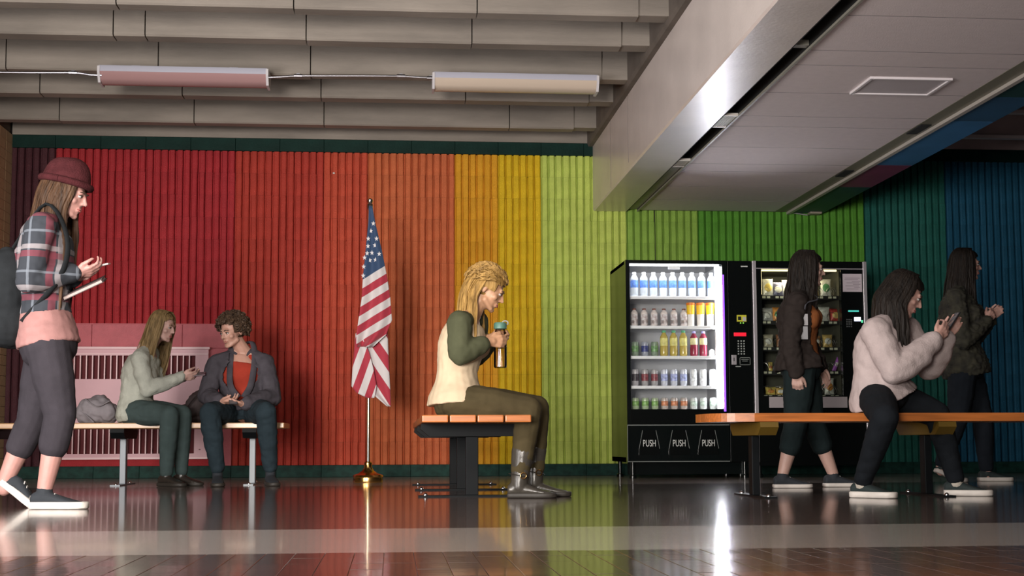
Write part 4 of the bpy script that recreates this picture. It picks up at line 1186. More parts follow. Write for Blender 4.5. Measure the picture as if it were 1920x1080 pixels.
def shoe(t, ankle, d, floor_z, m_up, m_sole, length=.255, lace_m=None, pitch=0.0, shaft=None, sole_h=.022, low=True, trim_m=None, name='shoe', width=1.0):
    """foot along horizontal direction d with the heel .06 behind the ankle; pitch lifts the heel"""
    d = Vector((d[0], d[1], 0)).normalized(); sd = Vector((d.y, -d.x, 0))
    heel = Vector((ankle.x, ankle.y, floor_z)) - d * .062
    toe = heel + d * length
    up = Vector((0, 0, 1))
    def W(p):                                        # heel lifted about the ball of the foot
        ball = heel + d * length * .72
        v = p - ball; a = pitch
        x = v.dot(d); z = v.z
        return ball + sd * v.dot(sd) + d * (x * math.cos(a) + z * math.sin(a)) + up * (-x * math.sin(a) + z * math.cos(a)) if x < 0 else p
    out = [(-.0, .026), (.03, .034), (.10, .034), (.35, .034), (.55, .043), (.72, .048), (.88, .042), (.96, .030), (1.0, .012)]
    def outline(z, g):
        L_, R_ = [], []
        for k, (u, w) in enumerate(out):
            c = heel + d * (length * u + (g if u > .5 else -g * (u < .05))) + up * z
            L_.append(W(c + sd * (w * width + g))); R_.append(W(c - sd * (w * width + g)))
        return L_ + list(reversed(R_))
    mb = MB()
    prof = [(.0, .026, .066), (.04, .033, .078), (.16, .033, .084), (.30, .035, .080), (.45, .039, .070), (.60, .043, .056), (.75, .045, .044), (.88, .038, .036), (.97, .022, .026)]
    rs = []
    for u, w, h in prof:
        c = heel + d * length * u
        rs.append([W(c + sd * (w * width * math.cos(a)) + up * (sole_h * .6 + max(0, (h - sole_h * .6)) * (.5 + .5 * math.sin(a)) if True else 0)) for a in [2 * math.pi * k / 14 for k in range(14)]])
    mb.rings(rs)
    if shaft:
        for (a, b, r0, r1) in shaft: mb.cap_(a, b, r0, r1, 16)
    else:
        mb.cap_(W(heel + d * .062 + up * .05), ankle + up * (-.005 if low else .03), .036, .037)
    me = remesh(mb, .006, 3, name='upper')
    o = from_mesh(name, me, m_up, t)
    MB().rings([outline(0.001, -.002), outline(.006, .003), outline(sole_h, .003), outline(sole_h + .004, -.001)]).build('sole', m_sole, o, True, 50)
    if lace_m:
        for k in range(4):
            u = .34 + k * .085; h = .080 - k * .0105
            c = W(heel + d * length * u + up * (h + .002))
            MB().tube([c - sd * .020 - up * .010, c - sd * .008, c + sd * .008, c + sd * .020 - up * .010], .0028, 6).build('lace', lace_m, o, True)
    if trim_m:
        MB().rings([outline(sole_h * .35, .0035), outline(sole_h * .6, .0042), outline(sole_h * .75, .0035)]).build('sole_stripe', trim_m, o, True)
    return o

def body_base(J, arms, legs, fr, head_c, hs=1.0, wide=1.0, bust=.0, voxel=.0052):
    mb = MB()
    torso(mb, J, 0, wide=wide, bust=bust)
    P = head_shape(mb, head_c, fr, J['neck'], hs)
    for s in 'LR':
        mb.cap_(J['sh' + s], J['neck'].lerp(J['sh' + s], .35), .05, .045)
        limb(mb, J['sh' + s], J['el' + s], J['wr' + s], ARM)
        limb(mb, J['hip' + s], J['kn' + s], J['an' + s], LEG)
        mb.cap_(J['an' + s], J['an' + s] + Vector((0, 0, -.03)), .036, .034)
    for h in arms: hand(mb, **h)
    return mb

def report(name, J):
    pass
WHITE_SOLE = mat('sole_white', (0.62, 0.57, 0.52), .5, var=.1, vscale=15)
DARK_SOLE = mat('sole_dark', (0.03, 0.025, 0.02), .6)
CANVAS = mat('canvas_black', (0.018, 0.022, 0.028), .85, bump=.2, bscale=300)
LACE = mat('lace_white', (.6, .58, .55), .7)
X_, Y_, Z_ = V(1, 0, 0), V(0, 1, 0), V(0, 0, 1)

def joints(Y, **k):
    return {n: at(v[0], v[1], Y + (v[2] if len(v) > 2 else 0)) for n, v in k.items()}

# ---- 1: walking woman at the left, reading her phone
Yp = 6.62
J = joints(Yp, neck=(104, 408), hipL=(92, 640, .085), hipR=(88, 640, -.085), shL=(98, 426, .165), shR=(78, 424, -.165), waist=(76, 540),
           elL=(86, 530, .17), elR=(52, 528, -.20), wrL=(140, 520, .03), wrR=(142, 512, -.07),
           knL=(60, 790, .09), anL=(8, 905, .09), knR=(113, 778, -.08), anR=(84, 916, -.075))
t = thing('person', 'walking woman in beanie and plaid shirt looking at a phone at the left', 'person', (J['anR'].x, Yp, 0))
hc = at(124, 362, Yp); fr = frame((.95, -.12, -.32), (.30, 0, 1))
sk = skin('fair_rose', (.42, .22, .19))
H = [dict(wr=J['wrL'], d=(1, -.05, .12), palm=(0, -.5, .8), thumb_side=(0, .3, .9), curl=.75), dict(wr=J['wrR'], d=(1, .1, .15), palm=(0, .5, .85), thumb_side=(.1, -.6, .6), curl=.8)]
from_mesh('body', remesh(body_base(J, H, None, fr, hc), .0055, 3), sk, t)
face_parts(t, hc, fr, 1, mat('brow_brown', (.06, .03, .02), .7), mat('lips_rose', (.42, .13, .12), .4))
m_ = MB(); f = torso(m_, J, .022, .24, 1.04); yoke(m_, J, .016)
for s in 'LR': limb(m_, J['sh' + s], J['el' + s], J['wr' + s], ARM, .017, .92)
def plaid(name):
    m = bpy.data.materials.new(name); m.use_nodes = True
    N = m.node_tree.nodes; L = m.node_tree.links; b = N['Principled BSDF']; b.inputs['Roughness'].default_value = .9
    tc = N.new('ShaderNodeTexCoord'); prev = None
    def band(axis, scale, lo, hi):
        sp = N.new('ShaderNodeSeparateXYZ'); L.new(tc.outputs['Object'], sp.inputs[0])
        q = N.new('ShaderNodeMath'); q.operation = 'MULTIPLY'; L.new(sp.outputs[axis], q.inputs[0]); q.inputs[1].default_value = scale
        fr_ = N.new('ShaderNodeMath'); fr_.operation = 'FRACT'; L.new(q.outputs[0], fr_.inputs[0])
        a = N.new('ShaderNodeMath'); a.operation = 'GREATER_THAN'; L.new(fr_.outputs[0], a.inputs[0]); a.inputs[1].default_value = lo
        c = N.new('ShaderNodeMath'); c.operation = 'LESS_THAN'; L.new(fr_.outputs[0], c.inputs[0]); c.inputs[1].default_value = hi
        d = N.new('ShaderNodeMath'); d.operation = 'MULTIPLY'; L.new(a.outputs[0], d.inputs[0]); L.new(c.outputs[0], d.inputs[1])
        e = N.new('ShaderNodeMath'); e.operation = 'MULTIPLY'; L.new(d.outputs[0], e.inputs[0]); e.inputs[1].default_value = .62
        return e.outputs[0]
    def mix(prev, fac, col):
        x = N.new('ShaderNodeMix'); x.data_type = 'RGBA'
        L.new(fac, x.inputs['Factor'])
        if prev is None: x.inputs['A'].default_value = (.022, .026, .034, 1)
        else: L.new(prev, x.inputs['A'])
        x.inputs['B'].default_value = (*col, 1); return x.outputs['Result']
    for ax in ('X', 'Z'):
        prev = mix(prev, band(ax, 5.2, .05, .20), (.16, .025, .04))
        prev = mix(prev, band(ax, 5.2, .24, .36), (.29, .26, .27))
        prev = mix(prev, band(ax, 5.2, .66, .72), (.15, .17, .2))
    L.new(prev, b.inputs['Base Color'])
    return m
from_mesh('plaid_shirt', remesh(m_, .008, 3, .006), plaid('plaid_cloth'), t)['label'] = 'dark plaid shirt with red and white checks'
m_ = MB(); torso(m_, J, .014, -.14, .30, flare=.02)
m_2 = MB(); torso(m_2, J, .019, -.04, .38, flare=.02)
from_mesh('long_top', remesh(m_2, .008, 3, .004), cloth_mat('salmon', (.29, .15, .14)), t)
m_ = MB(); torso(m_, J, .013, -.2, .12)
limb(m_, J['hipR'], J['knR'], J['anR'], LEG, .016, .42); limb(m_, J['hipL'], J['knL'], J['anL'], LEG, .014, .42)
from_mesh('leggings', remesh(m_, .008, 3, .002), cloth_mat('charcoal', (.032, .028, .034)), t)
hm = hair_mat('long_brown', (.035, .018, .010), (.085, .043, .022))
hair_cap(hc, fr, 1.0).build('hair', hm, t, True)
long_hair(hc, fr, 1.0, 130, .50, 3, V(-.05, 0, -1), 1.0, az=(48, 312), r0=.013).build('long_hair', hm, t, True)
# beanie
r, f, u = fr
bm_ = MB(); rs = []
for k in range(11):
    v = k / 10; ang = math.pi / 2 * v
    w_ = math.cos(ang * .93) ** .62
    rs.append([hc + r * (.096 * w_ * math.cos(a)) + f * (-.018 + .116 * w_ * math.sin(a) - .02 * v) + u * (.036 + .128 * math.sin(ang) + .012 * math.sin(a)) for a in [2 * math.pi * q / 36 for q in range(36)]])
bea = bm_.rings(rs).build('beanie', mat('beanie_wool', (.050, .012, .014), .95, spec=0.1, var=.2, vscale=30, bump=.5, bscale=120), t, True, 80)
rb = MB()
rb.tube([hc + r * (.098 * math.cos(a)) + f * (-.018 + .118 * math.sin(a)) + u * (.046 + .012 * math.sin(a)) for a in [2 * math.pi * q / 40 for q in range(41)]], .017, 8, 0, 1)
rb.build('turned_brim', MATS['beanie_wool'], bea, True, 80)
shoe(t, J['anR'], (1, -.08), 0.0, CANVAS, WHITE_SOLE, .262, LACE, sole_h=.030, width=1.05)
shoe(t, J['anL'], (1, .05), 0.0, CANVAS, WHITE_SOLE, .255, LACE, pitch=R(38), sole_h=.030)
# phone and notebook in her hands, rucksack on her back
c = at(181, 500, Yp)
ph = thing('phone', 'pale phone held up by the walking woman at the left', 'phone', c)
MB().box(c + V(-.062, -.034, -.004), c + V(.062, .034, .004), bev=.003).build('case', mat('phone_pale', (.55, .45, .44), .3), ph)
MB().box(c + V(-.054, -.030, .004), c + V(.054, .030, .005)).build('screen', mat('phone_screen', (.1, .1, .11), .1), ph)
for ch in ph.children: pass
ph.rotation_euler = (R(8), R(-14), 0)
c = at(158, 540, Yp)
nb = thing('notebook', 'dark notebook held below the phone of the walking woman', 'notebook', c)
MB().box(c + V(-.10, -.085, .006), c + V(.105, .085, .010), bev=.001).build('cover', mat('notebook_cover', (.045, .025, .025), .6), nb)
MB().box(c + V(-.10, -.085, -.010), c + V(.105, .085, -.006), bev=.001).build('cover', MATS['notebook_cover'], nb)
MB().box(c + V(-.095, -.082, -.006), c + V(.098, .082, .006)).build('pages', mat('paper_edge', (.35, .28, .26), .8), nb)
nb.rotation_euler = (R(14), R(-26), 0)
bk = thing('backpack', 'dark backpack worn by the walking woman at the left edge', 'backpack', at(22, 560, Yp))
m_ = MB(); c = at(16, 560, Yp)
m_.ell(c + V(.0, 0, .02), (X_, Y_, Z_), (.125, .15, .235), 20); m_.ell(c + V(-.08, 0, -.07), (X_, Y_, Z_), (.07, .12, .13), 18); m_.ell(c + V(0, 0, -.14), (X_, Y_, Z_), (.12, .145, .10), 18)
from_mesh('pack', remesh(m_, .010, 4, .006), cloth_mat('pack_black', (.014, .016, .018)), bk)
for s in (-1, 1):
    MB().tube(cr_spline([c + V(.04, s * .09, .23), at(86, 402, Yp + s * .10) + V(0, 0, .05), at(126, 445, Yp + s * .13), at(112, 520, Yp + s * .16), c + V(.10, s * .13, -.12)], 5), .018, 8, 0, .4).build('shoulder_strap', MATS['cloth_pack_black'], bk, True)
MB().tube([c + V(-.147, -.09, -.05), c + V(-.152, 0, -.04), c + V(-.147, .09, -.05)], .004, 6).build('zip', mat('zip_grey', (.15, .15, .16), .4), bk, True)

# ---- 2: girl on the pale bench with her phone
Yp = 10.2
J = joints(Yp, neck=(279, 648), hipL=(262, 772, .09), hipR=(254, 773, -.09), shL=(288, 668, .13), shR=(262, 672, -.15), waist=(250, 725),
           elL=(300, 722, .10), elR=(276, 731, -.17), wrL=(345, 706, .02), wrR=(341, 707, -.10),
           knL=(342, 777, -.20), anL=(340, 886, -.20), knR=(318, 778, -.34), anR=(312, 888, -.32))
t = thing('person', 'seated girl with long fair hair in a pale sweater showing her phone', 'person', (J['hipR'].x, Yp, 0))
hc = at(305, 613, Yp); fr = frame((.93, -.42, -.22), (.22, 0, 1))
sk = skin('fair', (.54, .33, .28))
H = [dict(wr=J['wrL'], d=(1, -.1, .1), palm=(0, -.8, .5), thumb_side=(0, 0, 1), curl=.7, scale=.9), dict(wr=J['wrR'], d=(1, .2, .1), palm=(0, .8, .5), thumb_side=(0, -.2, 1), curl=.8, scale=.9)]
from_mesh('body', remesh(body_base(J, H, None, fr, hc, .95, .9), .0055, 3), sk, t)
face_parts(t, hc, fr, .95, mat('brow_fair', (.14, .08, .04), .7), MATS['lips_rose'])
m_ = MB(); torso(m_, J, .020, -.14, 1.06, .9, bust=.1, flare=.05); yoke(m_, J, .013)
for s in 'LR': limb(m_, J['sh' + s], J['el' + s], J['wr' + s], ARM, .013, .95)
from_mesh('sweater', remesh(m_, .008, 3, .007, 8), cloth_mat('pale_mint', (.44, .45, .39), bscale=120, bump=.35), t)
m_ = MB(); torso(m_, J, .012, -.2, .12, .95)
for s in 'LR': limb(m_, J['hip' + s], J['kn' + s], J['an' + s], LEG, .010, .97)
from_mesh('jeans', remesh(m_, .008, 3, .003), cloth_mat('teal_denim', (.055, .080, .078)), t)
hm = hair_mat('dark_blonde', (.13, .085, .035), (.30, .20, .09))
hair_cap(hc, fr, .95).build('hair', hm, t, True)
long_hair(hc, fr, .95, 140, .40, 5, V(-.28, -.03, -1).normalized(), 1.05, az=(60, 315), r0=.012).build('long_hair', hm, t, True)
brn = mat('shoe_dark_leather', (.030, .024, .020), .35)
shoe(t, J['anL'], (.9, -.45), 0, brn, DARK_SOLE, .24, None); shoe(t, J['anR'], (.8, -.6), 0, brn, DARK_SOLE, .24, None)
c = at(373, 702, Yp - .06)
ph = thing('phone', 'dark phone held between the seated girl and the curly-haired boy', 'phone', c)
MB().box(c + V(-.055, -.03, -.005), c + V(.055, .03, .005), bev=.004).build('case', mat('phone_dark', (.06, .02, .03), .3), ph)
MB().box(c + V(-.048, -.027, .005), c + V(.048, .027, .006)).build('screen', mat('phone_screen', (.1, .1, .11), .1), ph)
ph.rotation_euler = (R(25), R(-6), R(-8))

# ---- 3: curly haired boy on the pale bench
Yp = 10.25
J = joints(Yp, neck=(455, 657), hipL=(478, 773, 0), hipR=(432, 773, 0), shL=(496, 681, 0), shR=(406, 683, -.02), waist=(456, 725, .05),
           elL=(512, 745, -.06), elR=(386, 742, -.10), wrL=(458, 757, -.30), wrR=(414, 753, -.30),
           knL=(498, 772, -.44), anL=(507, 878, -.30), knR=(393, 774, -.44), anR=(408, 880, -.36))
t = thing('person', 'curly-haired boy in a dark jacket and red shirt sitting on the pale bench', 'person', (J['hipR'].x, Yp, 0))
hc = at(436, 622, Yp - .06); fr = frame((-.62, -.75, -.25), (-.15, -.1, 1))
sk = skin('light_tan', (.48, .265, .20))
H = [dict(wr=J['wrL'], d=(-1, -.2, 0), palm=(-.1, -.1, 1), thumb_side=(0, -1, .3), curl=.8), dict(wr=J['wrR'], d=(1, -.3, -.05), palm=(0, .3, 1), thumb_side=(0, -.8, .5), curl=.75)]
from_mesh('body', remesh(body_base(J, H, None, fr, hc, 1.0, 1.08), .0055, 3), sk, t)
face_parts(t, hc, fr, 1, mat('brow_dark', (.03, .018, .012), .7), mat('lips_tan', (.40, .16, .13), .4))
m_ = MB(); torso(m_, J, .012, 0, 1.04, 1.0); yoke(m_, J, .010)
from_mesh('red_shirt', remesh(m_, .008, 3, .003), cloth_mat('brick_red', (.30, .035, .020)), t)
# jacket: torso shell open at the front, with sleeves and a collar
m_ = MB(); f = torso(m_, J, .034, -.08, 1.03, 1.05); yoke(m_, J, .026)
for s in 'LR': limb(m_, J['sh' + s], J['el' + s], J['wr' + s], ARM, .024, .90)
me = remesh(m_, .009, 3, .010, 4)
hipc = (J['hipL'] + J['hipR']) / 2; shc = (J['shL'] + J['shR']) / 2
sr = (J['shR'] - J['shL']).normalized(); ax = (shc - hipc).normalized()
bm = bmesh.new(); bm.from_mesh(me); kill = []
for v in bm.verts:
    d = v.co - hipc; h = d.dot(ax) / (shc - hipc).length
    x = d.dot(sr) - .0; fw = d.dot(f)
    if h > .26 and fw > .04 and abs(x - .01) < .020 + .105 * min(1, (h - .26) / .4) and h < 1.3: kill.append(v)
    elif h > .82 and fw > -.02 and abs(x) < .085: kill.append(v)
bmesh.ops.delete(bm, geom=kill, context='VERTS'); bm.to_mesh(me); bm.free()
jk = cloth_mat('slate_jacket', (.060, .054, .064), var=.2)
jo = from_mesh('jacket', me, jk, t)
md = jo.modifiers.new('thickness', 'SOLIDIFY'); md.thickness = .006; md.offset = -1
for s, sg in (('L', -1), ('R', 1)):
    a = J['neck'] + sr * sg * .062 + f * -.02 + ax * .02
    MB().tube(cr_spline([J['neck'] - f * .072 + ax * .045 + sr * sg * .015, a + ax * .03 + sr * sg * .012, J['neck'] + sr * sg * .088 + f * .07 - ax * .06, hipc + ax * (shc - hipc).length * .62 + sr * sg * .075 + f * .135, hipc + ax * (shc - hipc).length * .36 + sr * sg * .02 + f * .148], 5), .024, 8, 0, .4).build('lapel', jk, jo, True)
m_ = MB(); torso(m_, J, .012, -.2, .12, 1.0)
for s in 'LR': limb(m_, J['hip' + s], J['kn' + s], J['an' + s], LEG, .016, .97)
from_mesh('jeans', remesh(m_, .008, 3, .005), cloth_mat('dark_denim', (.020, .032, .040)), t)
hm = hair_mat('curly_brown', (.040, .024, .016), (.095, .058, .036))
hair_cap(hc, fr, 1.0, .016, .060).build('hair', hm, t, True)
rnd = random.Random(11); m_ = MB(); r, f2_, u = fr
for i in range(420):
    a = rnd.uniform(0, 2 * math.pi); zz = rnd.uniform(-.62, 1)
    q = math.sqrt(1 - zz * zz); y = q * math.sin(a); x = q * math.cos(a)
    if y > .45 and zz < .42: continue
    if y > .1 and zz < -.25: continue
    p = hc + r * (x * .098) + f2_ * (-.016 + y * .116) + u * (.036 + zz * .106)
    n_ = (p - hc).normalized(); e1 = n_.orthogonal().normalized(); e2 = n_.cross(e1); ph_ = rnd.uniform(0, 6.28); cr = rnd.uniform(.011, .018)
    L_ = rnd.uniform(.02, .045)
    m_.tube([p + n_ * (L_ * (k / 9 - .3)) + (e1 * math.cos(ph_ + k * .95) + e2 * math.sin(ph_ + k * .95)) * cr - Z_ * .010 * k / 9 for k in range(10)], [.0065 + .002 * math.sin(k * .3) for k in range(10)], 5)
m_.build('curls', hm, t, True)
shoe(t, J['anL'], (.25, -1), 0, CANVAS, DARK_SOLE, .27, None); shoe(t, J['anR'], (.15, -1), 0, CANVAS, DARK_SOLE, .27, None)
c = at(437, 752, Yp - .36)
ph = thing('phone', 'black phone in the hands of the curly-haired boy', 'phone', c)
MB().box(c + V(-.03, -.05, -.004), c + V(.03, .05, .004), bev=.003).build('case', mat('phone_black', (.01, .01, .012), .3), ph)
MB().box(c + V(-.027, -.045, .004), c + V(.027, .045, .005)).build('screen', mat('phone_screen', (.1, .1, .11), .1), ph)
ph.rotation_euler = (R(30), 0, R(10))
# bags on the bench
def bag(name, label, Y, blobs, m, straps, z):
    c0 = at(blobs[0][0], blobs[0][1], Y)
    b = thing(name, label, 'bag', (c0.x, Y, z)); m_ = MB()
    for px, py, rx, ry, rz_ in blobs: m_.ell(at(px, py, Y), (X_, Y_, Z_), (rx, ry, rz_), 18)
    me = remesh(m_, .009, 5, .016, 6)
    for v in me.vertices: v.co.z = max(v.co.z, z + .001)
    from_mesh('sack', me, m, b)
    for pts in straps: MB().tube(cr_spline([at(px, py, Y + dy) for px, py, dy in pts], 5), .009, 8, 0, .5).build('strap', m, b, True)
    return b
bag('soft_bag', 'crumpled grey bag lying on the pale bench left of the girl', 10.3, [(178, 770, .13, .12, .10), (205, 775, .075, .11, .085), (158, 775, .07, .10, .075), (186, 755, .09, .08, .06)], cloth_mat('grey_bag', (.22, .20, .215), rough=.8), [[(160, 748, -.09), (182, 762, -.13), (205, 752, -.10)], [(152, 770, -.08), (166, 782, -.12), (176, 792, -.13)]], .455)
bag('shoulder_bag', 'dark slouching bag on the pale bench between girl and boy', 10.38, [(372, 762, .09, .09, .12), (360, 775, .12, .10, .07), (385, 742, .05, .07, .09)], cloth_mat('brown_black_bag', (.050, .038, .038), rough=.7), [[(345, 770, -.10), (368, 742, -.12), (392, 728, -.05)]], .455)

# ---- 4: fair-haired woman on the middle bench with a bottle
Yp = 7.55
J = joints(Yp, neck=(884, 588), hipL=(856, 752, .09), hipR=(858, 752, -.10), shL=(892, 606, .15), shR=(862, 606, -.16), waist=(852, 680),
           elL=(892, 668, .14), elR=(862, 664, -.20), wrL=(921, 634, .02), wrR=(917, 640, -.12),
           knL=(1006, 765, .06), anL=(1002, 896, .06), knR=(992, 767, -.13), anR=(973, 902, -.13))
t = thing('person', 'fair-haired woman with tied hair holding a bottle on the middle bench', 'person', (J['hipR'].x, Yp, 0))
hc = at(913, 542, Yp); fr = frame((.88, -.10, -.46), (.46, 0, 1))
sk = skin('warm_fair', (.48, .265, .155))
H = [dict(wr=J['wrL'], d=(1, -.35, .05), palm=(.3, -1, 0), thumb_side=(0, .0, 1), curl=1.0), dict(wr=J['wrR'], d=(1, .2, .02), palm=(-.1, 1, 0), thumb_side=(0, -.1, 1), curl=1.05)]
from_mesh('body', remesh(body_base(J, H, None, fr, hc, 1.0, .92), .0055, 3), sk, t)
face_parts(t, hc, fr, 1, MATS['brow_fair'], MATS['lips_rose'])
m_ = MB(); torso(m_, J, .018, -.08, 1.03, .95, bust=.1, flare=.09)
from_mesh('cream_shirt', remesh(m_, .008, 3, .006, 2), cloth_mat('cream', (.56, .44, .30), .08), t)
olv = cloth_mat('sage_sleeve', (.068, .072, .040))
for s in 'LR':
    m_ = MB(); limb(m_, J['sh' + s], J['el' + s], J['wr' + s], ARM, .020, .72)
    m_.cap_(J['sh' + s], J['neck'].lerp(J['sh' + s], .45) - Z_ * .015, .072, .055)
    from_mesh('sleeve', remesh(m_, .008, 3, .006, 5), olv, t)
m_ = MB(); torso(m_, J, .010, -.2, .08, 1.0)
for s in 'LR': limb(m_, J['hip' + s], J['kn' + s], J['an' + s], LEG, .014, .85)
from_mesh('trousers', remesh(m_, .008, 3, .003), cloth_mat('dark_olive', (.060, .046, .022)), t)
hm = hair_mat('golden', (.22, .12, .032), (.42, .25, .075))
hair_cap(hc, fr, 1.0, .014, .05).build('hair', hm, t, True)
long_hair(hc, fr, 1.0, 110, .30, 9, V(-.05, -.12, -1).normalized(), 1.0, az=(95, 285), r0=.012).build('long_hair', hm, t, True)
rnd = random.Random(21); m_ = MB(); r, f2_, u = fr
for i in range(230):                                 # loosely pinned waves on the crown and sides
    a = rnd.uniform(0, 2 * math.pi); zz = rnd.uniform(-.1, 1)
    q = math.sqrt(1 - zz * zz); y = q * math.sin(a); x = q * math.cos(a)
    if y > .55 and zz < .45: continue
    p = hc + r * (x * .092) + f2_ * (-.018 + y * .110) + u * (.036 + zz * .100)
    n_ = (p - hc).normalized(); d_ = (-f2_ + u * rnd.uniform(-.8, .4) + r * rnd.uniform(-.4, .4)); d_ = (d_ - n_ * d_.dot(n_)).normalized(); L_ = rnd.uniform(.05, .10)
    m_.tube([p + d_ * (L_ * (k / 7 - .4)) + n_ * (.010 * math.sin(k / 7 * math.pi) + .004 * math.sin(k * 1.4 + i)) for k in range(8)], [.003 + .006 * math.sin(k / 7 * math.pi) for k in range(8)], 5, 0, .7)
m_.build('pinned_waves', hm, t, True)
boot = mat('boot_leather', (.050, .044, .036), .32, var=.25, vscale=10, bump=.25, bscale=25)
for s, dd in (('L', (1, -.22)), ('R', (1, -.12))):
    a = J['an' + s]; kn = J['kn' + s]
    so = shoe(t, a, dd, 0, boot, DARK_SOLE, .265, None, shaft=[(a + V(.0, 0, -.03), a.lerp(kn, .28), .046, .056), (a.lerp(kn, .22), a.lerp(kn, .40), .056, .064)], sole_h=.024, name='boot', width=1.1)
    MB().tube([a + V(.052 * math.cos(q), .052 * math.sin(q), .03 - .01 * math.cos(q)) for q in [2 * math.pi * k / 20 for k in range(21)]], .006, 6, 0, .5).build('ankle_strap', DARK_SOLE, so, True)
    MB().tube([a + V(.02, -.054, .03) + V(.016 * math.cos(q), 0, .016 * math.sin(q)) for q in [2 * math.pi * k / 14 for k in range(15)]], .003, 6).build('buckle', brass, so, True)
c = at(938, 690, Yp - .06)
bo = thing('water_bottle', 'clear water bottle with green lid held by the fair-haired woman', 'bottle', c)
MB().lathe(c, [(.030, 0), (.036, .006), (.036, .16), (.034, .19), (.026, .215)], 20).build('body', glass_mat('bottle_plastic', (.92, .88, .84), 1.45), bo, True)
MB().lathe(c, [(.030, .006), (.033, .008), (.033, .11), (.0, .112)], 20).build('water', glass_mat('bottle_water', (.84, .78, .74), 1.33), bo, True)
gl = MB().lathe(c, [(.028, .214), (.036, .218), (.036, .243), (.030, .252)], 20).build('lid', mat('lid_green', (.075, .17, .13), .45), bo, True)
MB().tube([c + V(.028 + .016 * math.cos(q), 0, .25 + .012 * math.sin(q)) for q in [2 * math.pi * k / 14 for k in range(15)]], .004, 6).build('carry_loop', mat('loop_grey', (.3, .3, .3), .4), gl, True)

# ---- 5: woman walking past the snack machine
Yp = 8.75
J = joints(Yp, neck=(1503, 549), hipL=(1504, 688, .085), hipR=(1500, 688, -.085), shL=(1506, 567, .15), shR=(1494, 567, -.155), waist=(1496, 625),
           elL=(1512, 640, .19), elR=(1482, 643, -.20), wrL=(1540, 690, .16), wrR=(1493, 702, -.19),
           knL=(1524, 790, .08), anL=(1562, 888, .08), knR=(1492, 795, -.08), anR=(1468, 888, -.07))
t = thing('person', 'dark-haired woman with a lanyard walking past the snack machine', 'person', (J['hipR'].x, Yp, 0))
hc = at(1515, 505, Yp); fr = frame((1, -.15, -.08), (.08, 0, 1))
sk = skin('dim_fair', (.46, .29, .24))
H = [dict(wr=J['wrL'], d=(.5, 0, -1), palm=(-.6, -.3, 0), thumb_side=(1, 0, .3), curl=.7), dict(wr=J['wrR'], d=(.1, 0, -1), palm=(.2, .6, 0), thumb_side=(1, .1, .1), curl=1.2)]
from_mesh('body', remesh(body_base(J, H, None, fr, hc, .98, .92), .0055, 3), sk, t)
face_parts(t, hc, fr, .98, MATS['brow_dark'], MATS['lips_rose'])
m_ = MB(); torso(m_, J, .016, -.06, 1.03, .92, bust=.1); yoke(m_, J, .012)
from_mesh('orange_shirt', remesh(m_, .008, 3, .003), cloth_mat('burnt_orange', (.25, .085, .028)), t)
m_ = MB(); f = torso(m_, J, .034, -.10, 1.03, .95, flare=.08); yoke(m_, J, .024)
for s in 'LR': limb(m_, J['sh' + s], J['el' + s], J['wr' + s], ARM, .022, .93)
me = remesh(m_, .009, 3, .008, 14)
hipc = (J['hipL'] + J['hipR']) / 2; shc = (J['shL'] + J['shR']) / 2; sr = (J['shR'] - J['shL']).normalized(); ax = (shc - hipc).normalized()
bm = bmesh.new(); bm.from_mesh(me)
kill = [v for v in bm.verts if (v.co - hipc).dot(f) > .075 and abs((v.co - hipc).dot(sr)) < .105 and (v.co - hipc).dot(ax) > -.15]
bmesh.ops.delete(bm, geom=kill, context='VERTS'); bm.to_mesh(me); bm.free()
jo = from_mesh('open_jacket', me, cloth_mat('brown_black', (.026, .020, .018)), t)
md = jo.modifiers.new('thickness', 'SOLIDIFY'); md.thickness = .006; md.offset = -1
m_ = MB(); torso(m_, J, .012, -.2, .12, .95)
for s in 'LR': limb(m_, J['hip' + s], J['kn' + s], J['an' + s], LEG, .018, .46)
from_mesh('cropped_trousers', remesh(m_, .008, 3, .003), cloth_mat('night_teal', (.010, .017, .018)), t)
hm = hair_mat('near_black', (.007, .005, .004), (.018, .013, .010))
hair_cap(hc, fr, .98, .014, .055).build('hair', hm, t, True)
long_hair(hc, fr, .98, 110, .26, 31, V(-.12, 0, -1).normalized(), 1.05, az=(55, 305), r0=.012).build('long_hair', hm, t, True)
shoe(t, J['anL'], (1, .05), 0, CANVAS, WHITE_SOLE, .25, LACE); shoe(t, J['anR'], (1, -.05), 0, CANVAS, WHITE_SOLE, .25, LACE)
c = at(1508, 603, Yp - .215)
ly = thing('lanyard', 'pale badge on a lanyard worn by the woman at the snack machine', 'lanyard', c)
MB().box(c + V(-.022, -.003, -.115), c + V(.022, .003, -.03), bev=.002).build('badge', mat('badge_grey', (.30, .30, .31), .4), ly)
MB().box(c + V(-.024, -.004, -.025), c + V(.024, .004, .05), bev=.002).build('card_holder', mat('badge_light', (.38, .37, .38), .4), ly)
for s in (-1, 1): MB().tube(cr_spline([J['neck'] + V(-.02, s * .07, .03), J['neck'] + V(.07, s * .075 - .05, -.05), c + V(.02, .004 + (s > 0) * .02, .12), c + V(0, 0, .045)], 6), .005, 6, 0, .4).build('ribbon', mat('ribbon_dark', (.05, .05, .06), .8), ly, True)

